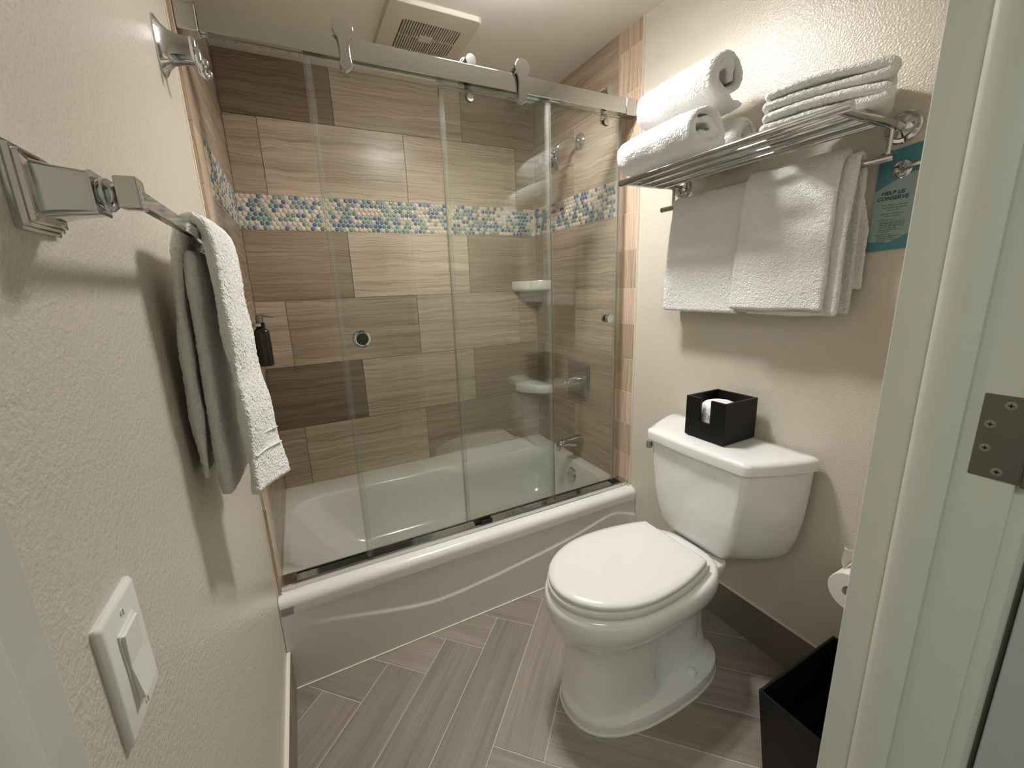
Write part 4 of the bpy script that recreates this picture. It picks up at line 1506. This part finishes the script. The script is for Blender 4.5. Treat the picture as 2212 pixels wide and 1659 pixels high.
base = MB()
rr_ = [foot(0.0), foot(0.028, 0.995), foot(0.038, 0.975), column(0.046, 0.126, 0.115, 0.768), column(0.060, 0.121, 0.088, 0.772), column(0.12, 0.116, 0.070, 0.778), column(0.20, 0.115, 0.066, 0.781), column(0.265, 0.118, 0.072, 0.774),
       column(0.285, 0.124, 0.082, 0.764)]
base.loft(rr_)
base.build('pedestal', 'porcelain', tl, smooth=50)
bowl = MB()
bowl.loft([egg(0.775, 0.97, 1.24, 0.095, 0.262), egg(0.752, 0.96, 1.28, 0.122, 0.275), egg(0.738, 0.95, 1.31, 0.146, 0.300), egg(0.722, 0.95, 1.31, 0.168, 0.335), egg(0.712, 0.95, 1.30, 0.181, 0.368), egg(0.709, 0.95, 1.295, 0.185, 0.395),
           egg(0.713, 0.95, 1.29, 0.182, 0.415), egg(0.724, 0.95, 1.28, 0.172, 0.424), egg(0.76, 0.95, 1.25, 0.135, 0.425)])
bowl.build('bowl', 'porcelain', tl, smooth=60)
# deck behind the seat, under the tank, curving down to the trapway
dk = MB()
dk.loft([rrect(lerp(1.12, 1.10, t), lerp(1.25, 1.335, min(1, t * 1.4)), TYC - hw, TYC + hw, 0.03, z, 6) for t, hw, z in ((0, 0.070, 0.20), (0.1, 0.082, 0.27), (0.45, 0.094, 0.32), (0.8, 0.104, 0.362), (1, 0.110, 0.385), (1, 0.110, 0.398), (1, 0.105, 0.402))])
dk.build('deck', 'porcelain', tl, smooth=60)
trap = MB()
trap.tube([(1.00, TYC, 0.16), (1.08, TYC, 0.20), (1.14, TYC, 0.245), (1.19, TYC, 0.235), (1.222, TYC, 0.18), (1.235, TYC, 0.10), (1.235, TYC, 0.03)], [0.070, 0.076, 0.079, 0.078, 0.074, 0.072, 0.074], 24)
trap.build('trapway', 'porcelain', tl, smooth=180)
for s in (-1, 1):
    MB().lathe([(0, 0), (0.0175, 0), (0.0175, 0.010), (0.014, 0.018), (0.006, 0.021), (0, 0.0215)], (1.175, TYC + s * 0.118, 0.038), (0, 0, 1), 20).build('bolt_cap', 'porcelain', tl)
MB().loft([foot(-0.0005, 1.03, -0.004), foot(0.005, 1.012, -0.002)]).build('caulk_bead', 'caulk', tl, smooth=50)


def lid_ring(x0, hw, xh, hh, z, n=40):
    """seat outline: egg front, straight hinge edge of half width hh at xh"""
    pts = []
    xc = 0.955
    for k in range(n + 1):
        a = PI / 2 * k / n
        pts.append((xc - (xc - x0) * math.cos(a), hw * math.sin(a)))
    for k in range(1, 13):
        t = k / 12
        pts.append((lerp(xc, xh, t), lerp(hw, hh, t ** 2.1)))
    a = [(x, TYC - h, z) for x, h in pts]
    b = [(x, TYC + h, z) for x, h in pts]
    return a + b[::-1][:-1]


st = MB().loft([lid_ring(0.724, 0.169, 1.20, 0.128, 0.4275), lid_ring(0.718, 0.174, 1.205, 0.132, 0.431), lid_ring(0.718, 0.174, 1.205, 0.132, 0.4475), lid_ring(0.722, 0.170, 1.2, 0.128, 0.4515)]).build('seat', 'seat_plastic', tl, smooth=60)
ld = MB().loft([lid_ring(0.726, 0.167, 1.19, 0.126, 0.4535), lid_ring(0.722, 0.172, 1.192, 0.130, 0.4565), lid_ring(0.722, 0.172, 1.192, 0.130, 0.465), lid_ring(0.727, 0.167, 1.190, 0.127, 0.471), lid_ring(0.745, 0.149, 1.183, 0.118, 0.4735), lid_ring(0.83, 0.07, 1.10, 0.06, 0.4745)]).build('lid', 'seat_plastic', tl, smooth=60)
for s in (-1, 1):
    MB().lathe([(0, 0), (0.011, 0), (0.011, 0.03), (0, 0.03)], (1.212, TYC + s * 0.075 - 0.015, 0.441), (0, 1, 0), 16).build('hinge', 'seat_plastic', tl)

TKY = -0.492


def tank_ring(z, xf, wf, wb, bulge=0.006, xb=1.492):
    pts = []
    # right half (negative y): back corner -> side -> front corner -> front middle, then mirrored
    side = [(xb, 0.0), (xb, wb * 0.55), (xb, wb - 0.012), (xb - 0.004, wb - 0.003), (xb - 0.015, wb)]
    for k in range(1, 9):
        t = k / 9
        x = lerp(xb - 0.015, xf + 0.028, t)
        side.append((x, lerp(wb, wf + 0.006, t ** 1.35)))
    for k in range(7):
        a = PI / 2 * k / 6
        side.append((xf + 0.022 - 0.022 * math.sin(a) + 0.003 * math.cos(a), wf - 0.018 + 0.022 * math.cos(a)))
    for k in range(1, 7):
        t = k / 6
        w_ = (wf - 0.018) * (1 - t)
        side.append((xf - bulge * math.sin(t * PI / 2), w_))
    a = [(x, TKY - h, z) for x, h in side]
    b = [(x, TKY + h, z) for x, h in side]
    return a + b[::-1][1:-1]


tk = MB().loft([tank_ring(0.4055, 1.37, 0.075, 0.14, 0.002, 1.46), tank_ring(0.4025, 1.345, 0.09, 0.165, 0.002, 1.475), tank_ring(0.406, 1.318, 0.108, 0.188, 0.003, 1.485), tank_ring(0.418, 1.300, 0.122, 0.206, 0.003), tank_ring(0.450, 1.289, 0.141, 0.226), tank_ring(0.507, 1.283, 0.158, 0.243), tank_ring(0.58, 1.279, 0.171, 0.254), tank_ring(0.65, 1.277, 0.180, 0.260),
                tank_ring(0.72, 1.276, 0.186, 0.263), tank_ring(0.752, 1.276, 0.187, 0.264)]).build('tank', 'porcelain', tl, smooth=60)
tli = MB().loft([tank_ring(0.746, 1.272, 0.190, 0.267, 0.007), tank_ring(0.749, 1.262, 0.199, 0.274, 0.008, 1.494), tank_ring(0.775, 1.260, 0.200, 0.275, 0.008, 1.494), tank_ring(0.783, 1.263, 0.197, 0.272, 0.008, 1.492), tank_ring(0.7875, 1.275, 0.186, 0.262, 0.007, 1.486), tank_ring(0.789, 1.31, 0.14, 0.20, 0.004, 1.46)]).build('tank_lid', 'porcelain', tl, smooth=60)
MB().lathe([(0, 0), (0.012, 0), (0.012, 0.008), (0, 0.008)], (1.306, TKY + 0.190, 0.716), (-0.3, 1, 0), 14).loft([rrect(1.278, 1.298, TKY + 0.196, TKY + 0.212, 0.004, z, 4) for z in (0.703, 0.705, 0.727, 0.729)]).build('flush_lever', 'chrome', tl, smooth=50)

# ------------------------------------------------------------------ black box with a wrapped roll on the tank lid
ZB = 0.7895
bx = thing('tissue_box', 'open black box with a front slot standing on the toilet tank lid', 'box', (1.40, -0.491, ZB))
X0, X1, Y0, Y1, ZT2 = 1.322, 1.478, -0.566, -0.416, 0.930
t = 0.009
MB().box(X0 + t, X1 - t, Y0 + t, Y1 - t, ZB + 0.006, ZB + 0.014).build('bottom', 'black_inner', bx, smooth=0)
m = MB()
m.box(X0, X0 + t, Y0, -0.511, ZB + 0.004, ZT2).box(X0, X0 + t, -0.471, Y1, ZB + 0.004, ZT2).box(X0, X0 + t, -0.511, -0.471, ZB + 0.004, 0.850)
m.build('front_wall', 'black_leatherette', bx, smooth=0)
MB().box(X1 - t, X1, Y0, Y1, ZB + 0.004, ZT2).build('rear_wall', 'black_leatherette', bx, smooth=0, bevel=0.001)
for a, b in ((Y0, Y0 + t), (Y1 - t, Y1)):
    MB().box(X0 + t, X1 - t, a, b, ZB + 0.004, ZT2).build('side_wall', 'black_leatherette', bx, smooth=0)
MB().box(X0 + 0.008, X1 - 0.008, Y0 + 0.008, Y1 - 0.008, ZB, ZB + 0.006).build('foot', 'black_plastic', bx, smooth=0)
wrp = MB().lathe([(0, 0), (0.052, 0), (0.056, 0.004), (0.057, 0.02), (0.057, 0.084), (0.055, 0.096), (0.048, 0.104), (0.030, 0.110), (0.012, 0.111), (0, 0.109)], (1.395, -0.491, ZB + 0.0145), (0, 0, 1), 40)
wr_o = wrp.build('wrapped_roll', 'tissue_wrap', smooth=60)
tag(wr_o, 'spare roll in white wrapping paper inside the black box', 'paper roll')
disp(wr_o.data, 0.0016, 60, 0.0, 100, 4)
# printed scroll on the wrap facing the slot
for cy_, cz_, s in ((-0.487, 0.872, 1.0), (-0.502, 0.868, 0.8)):
    pth = []
    for k in range(40):
        u = k / 39
        a = u * 2.6 * PI
        r = 0.0085 * s * (1 - 0.55 * u)
        y, z = cy_ + r * math.cos(a), cz_ + r * math.sin(a) * 1.25 - 0.006 * u
        dx = math.sqrt(max(0, 0.0588 ** 2 - (y + 0.491) ** 2))
        pth.append((1.395 - dx, y, z))
    MB().tube(pth, 0.0006, 6).build('printed_scroll', 'ink_blue', wr_o, smooth=180)

# ------------------------------------------------------------------ toilet paper on the right wall
tp = thing('paper_holder', 'chrome toilet paper post on the right wall beside the door frame', 'paper holder', (PR, -0.918, 0.47))
MB().lathe([(0, 0), (0.024, 0), (0.024, 0.004), (0.012, 0.010), (0.008, 0.012), (0.008, 0.122), (0, 0.122)], (PR, -0.918, 0.480), (-1, 0, 0), 20).build('post', 'dark_chrome', tp)
n = 36
ro, ri = 0.0545, 0.019
xa, xb = 1.402, 1.500
rings = []
for r, x in ((ri, xa), (ro - 0.002, xa), (ro, xa + 0.002), (ro, xb - 0.002), (ro - 0.002, xb), (ri, xb), (ri, xa)):
    rings.append([(x, -0.918 + r * math.cos(2 * PI * i / n), 0.470 + r * math.sin(2 * PI * i / n)) for i in range(n)])
rl = MB().loft(rings, cap0=False, cap1=False).build('toilet_paper', 'paper', smooth=40)
tag(rl, 'half hidden toilet paper roll with a loose sheet beside the door frame', 'toilet paper')
sheet = MB()
P = []
for i in range(9):
    a = i / 8
    for j in range(3):
        x = lerp(1.425, 1.498, j / 2)
        P.append((x, -0.888 + 0.012 * a - 0.05 * (1 - a) * 0.0 + 0.005 * math.sin(a * 5 + j), 0.517 + 0.066 * a - (0.004 if j == 1 else 0) * a - 0.020 * j * a))
F = []
for i in range(8):
    for j in range(2):
        q = i * 3 + j
        F.append((q, q + 1, q + 4, q + 3))
sh_o = sheet.add(P, F).build('loose_sheet', 'paper', rl, smooth=180)
so = sh_o.modifiers.new('thick', 'SOLIDIFY')
so.thickness = 0.0008

# ------------------------------------------------------------------ black waste bin
wbn = thing('waste_bin', 'open black rectangular waste bin on the floor by the baseboard', 'waste bin', (1.25, -0.97, 0))
top = (1.080, 1.421, -1.045, -0.890, 0.300)
bot = (1.122, 1.400, -1.030, -0.905, 0.0)
t = 0.006


def binring(o, ins, z):
    x0, x1, y0, y1 = o[:4]
    return [(x0 + ins, y0 + ins, z), (x1 - ins, y0 + ins, z), (x1 - ins, y1 - ins, z), (x0 + ins, y1 - ins, z)]


MB().loft([binring(bot, 0, 0.0), binring(top, 0, 0.300), binring(top, t, 0.300), binring(bot, t, 0.010)]).build('shell', 'black_leatherette', wbn, smooth=0)
MB().loft([binring(top, t - 0.0005, 0.296), binring(bot, t + 0.0005, 0.012)], cap0=False, cap1=True).build('liner', 'black_inner', wbn, smooth=0)

# ------------------------------------------------------------------ origins: move every object's origin to its own base or centre
for o in list(bpy.data.objects):
    if o.type == 'EMPTY' and 'base' in o:
        o.location = tuple(o['base'])
        del o['base']


def world_of(o):
    p = Vector(o.location)
    while o.parent:
        o = o.parent
        p += Vector(o.location)
    return p


seen = {}
roots = [o for o in bpy.data.objects if o.parent is None]
GEOM_AT = {}


def settle(o, parent_loc):
    """geometry so far is in world coordinates with zero offsets; give each object a real origin"""
    if o.type == 'EMPTY':
        loc = Vector(o.location)
        kids = [c for c in bpy.data.objects if c.parent == o]
        for c in kids:
            settle(c, loc)
        return
    if o.type != 'MESH':
        return
    if o.data.name.startswith('penny_tile') and o.data.users > 1:
        o.location = Vector(o.location) - parent_loc
        return
    co = np.empty(len(o.data.vertices) * 3)
    o.data.vertices.foreach_get('co', co)
    co = co.reshape(-1, 3)
    mn, mx_ = co.min(0), co.max(0)
    c = Vector(((mn[0] + mx_[0]) / 2, (mn[1] + mx_[1]) / 2, (mn[2] + mx_[2]) / 2 if o.parent else mn[2]))
    o.data.transform(Matrix.Translation(-c))
    o.location = c - parent_loc
    for ch in [q for q in bpy.data.objects if q.parent == o]:
        settle(ch, c)


for o in roots:
    settle(o, Vector((0, 0, 0)))
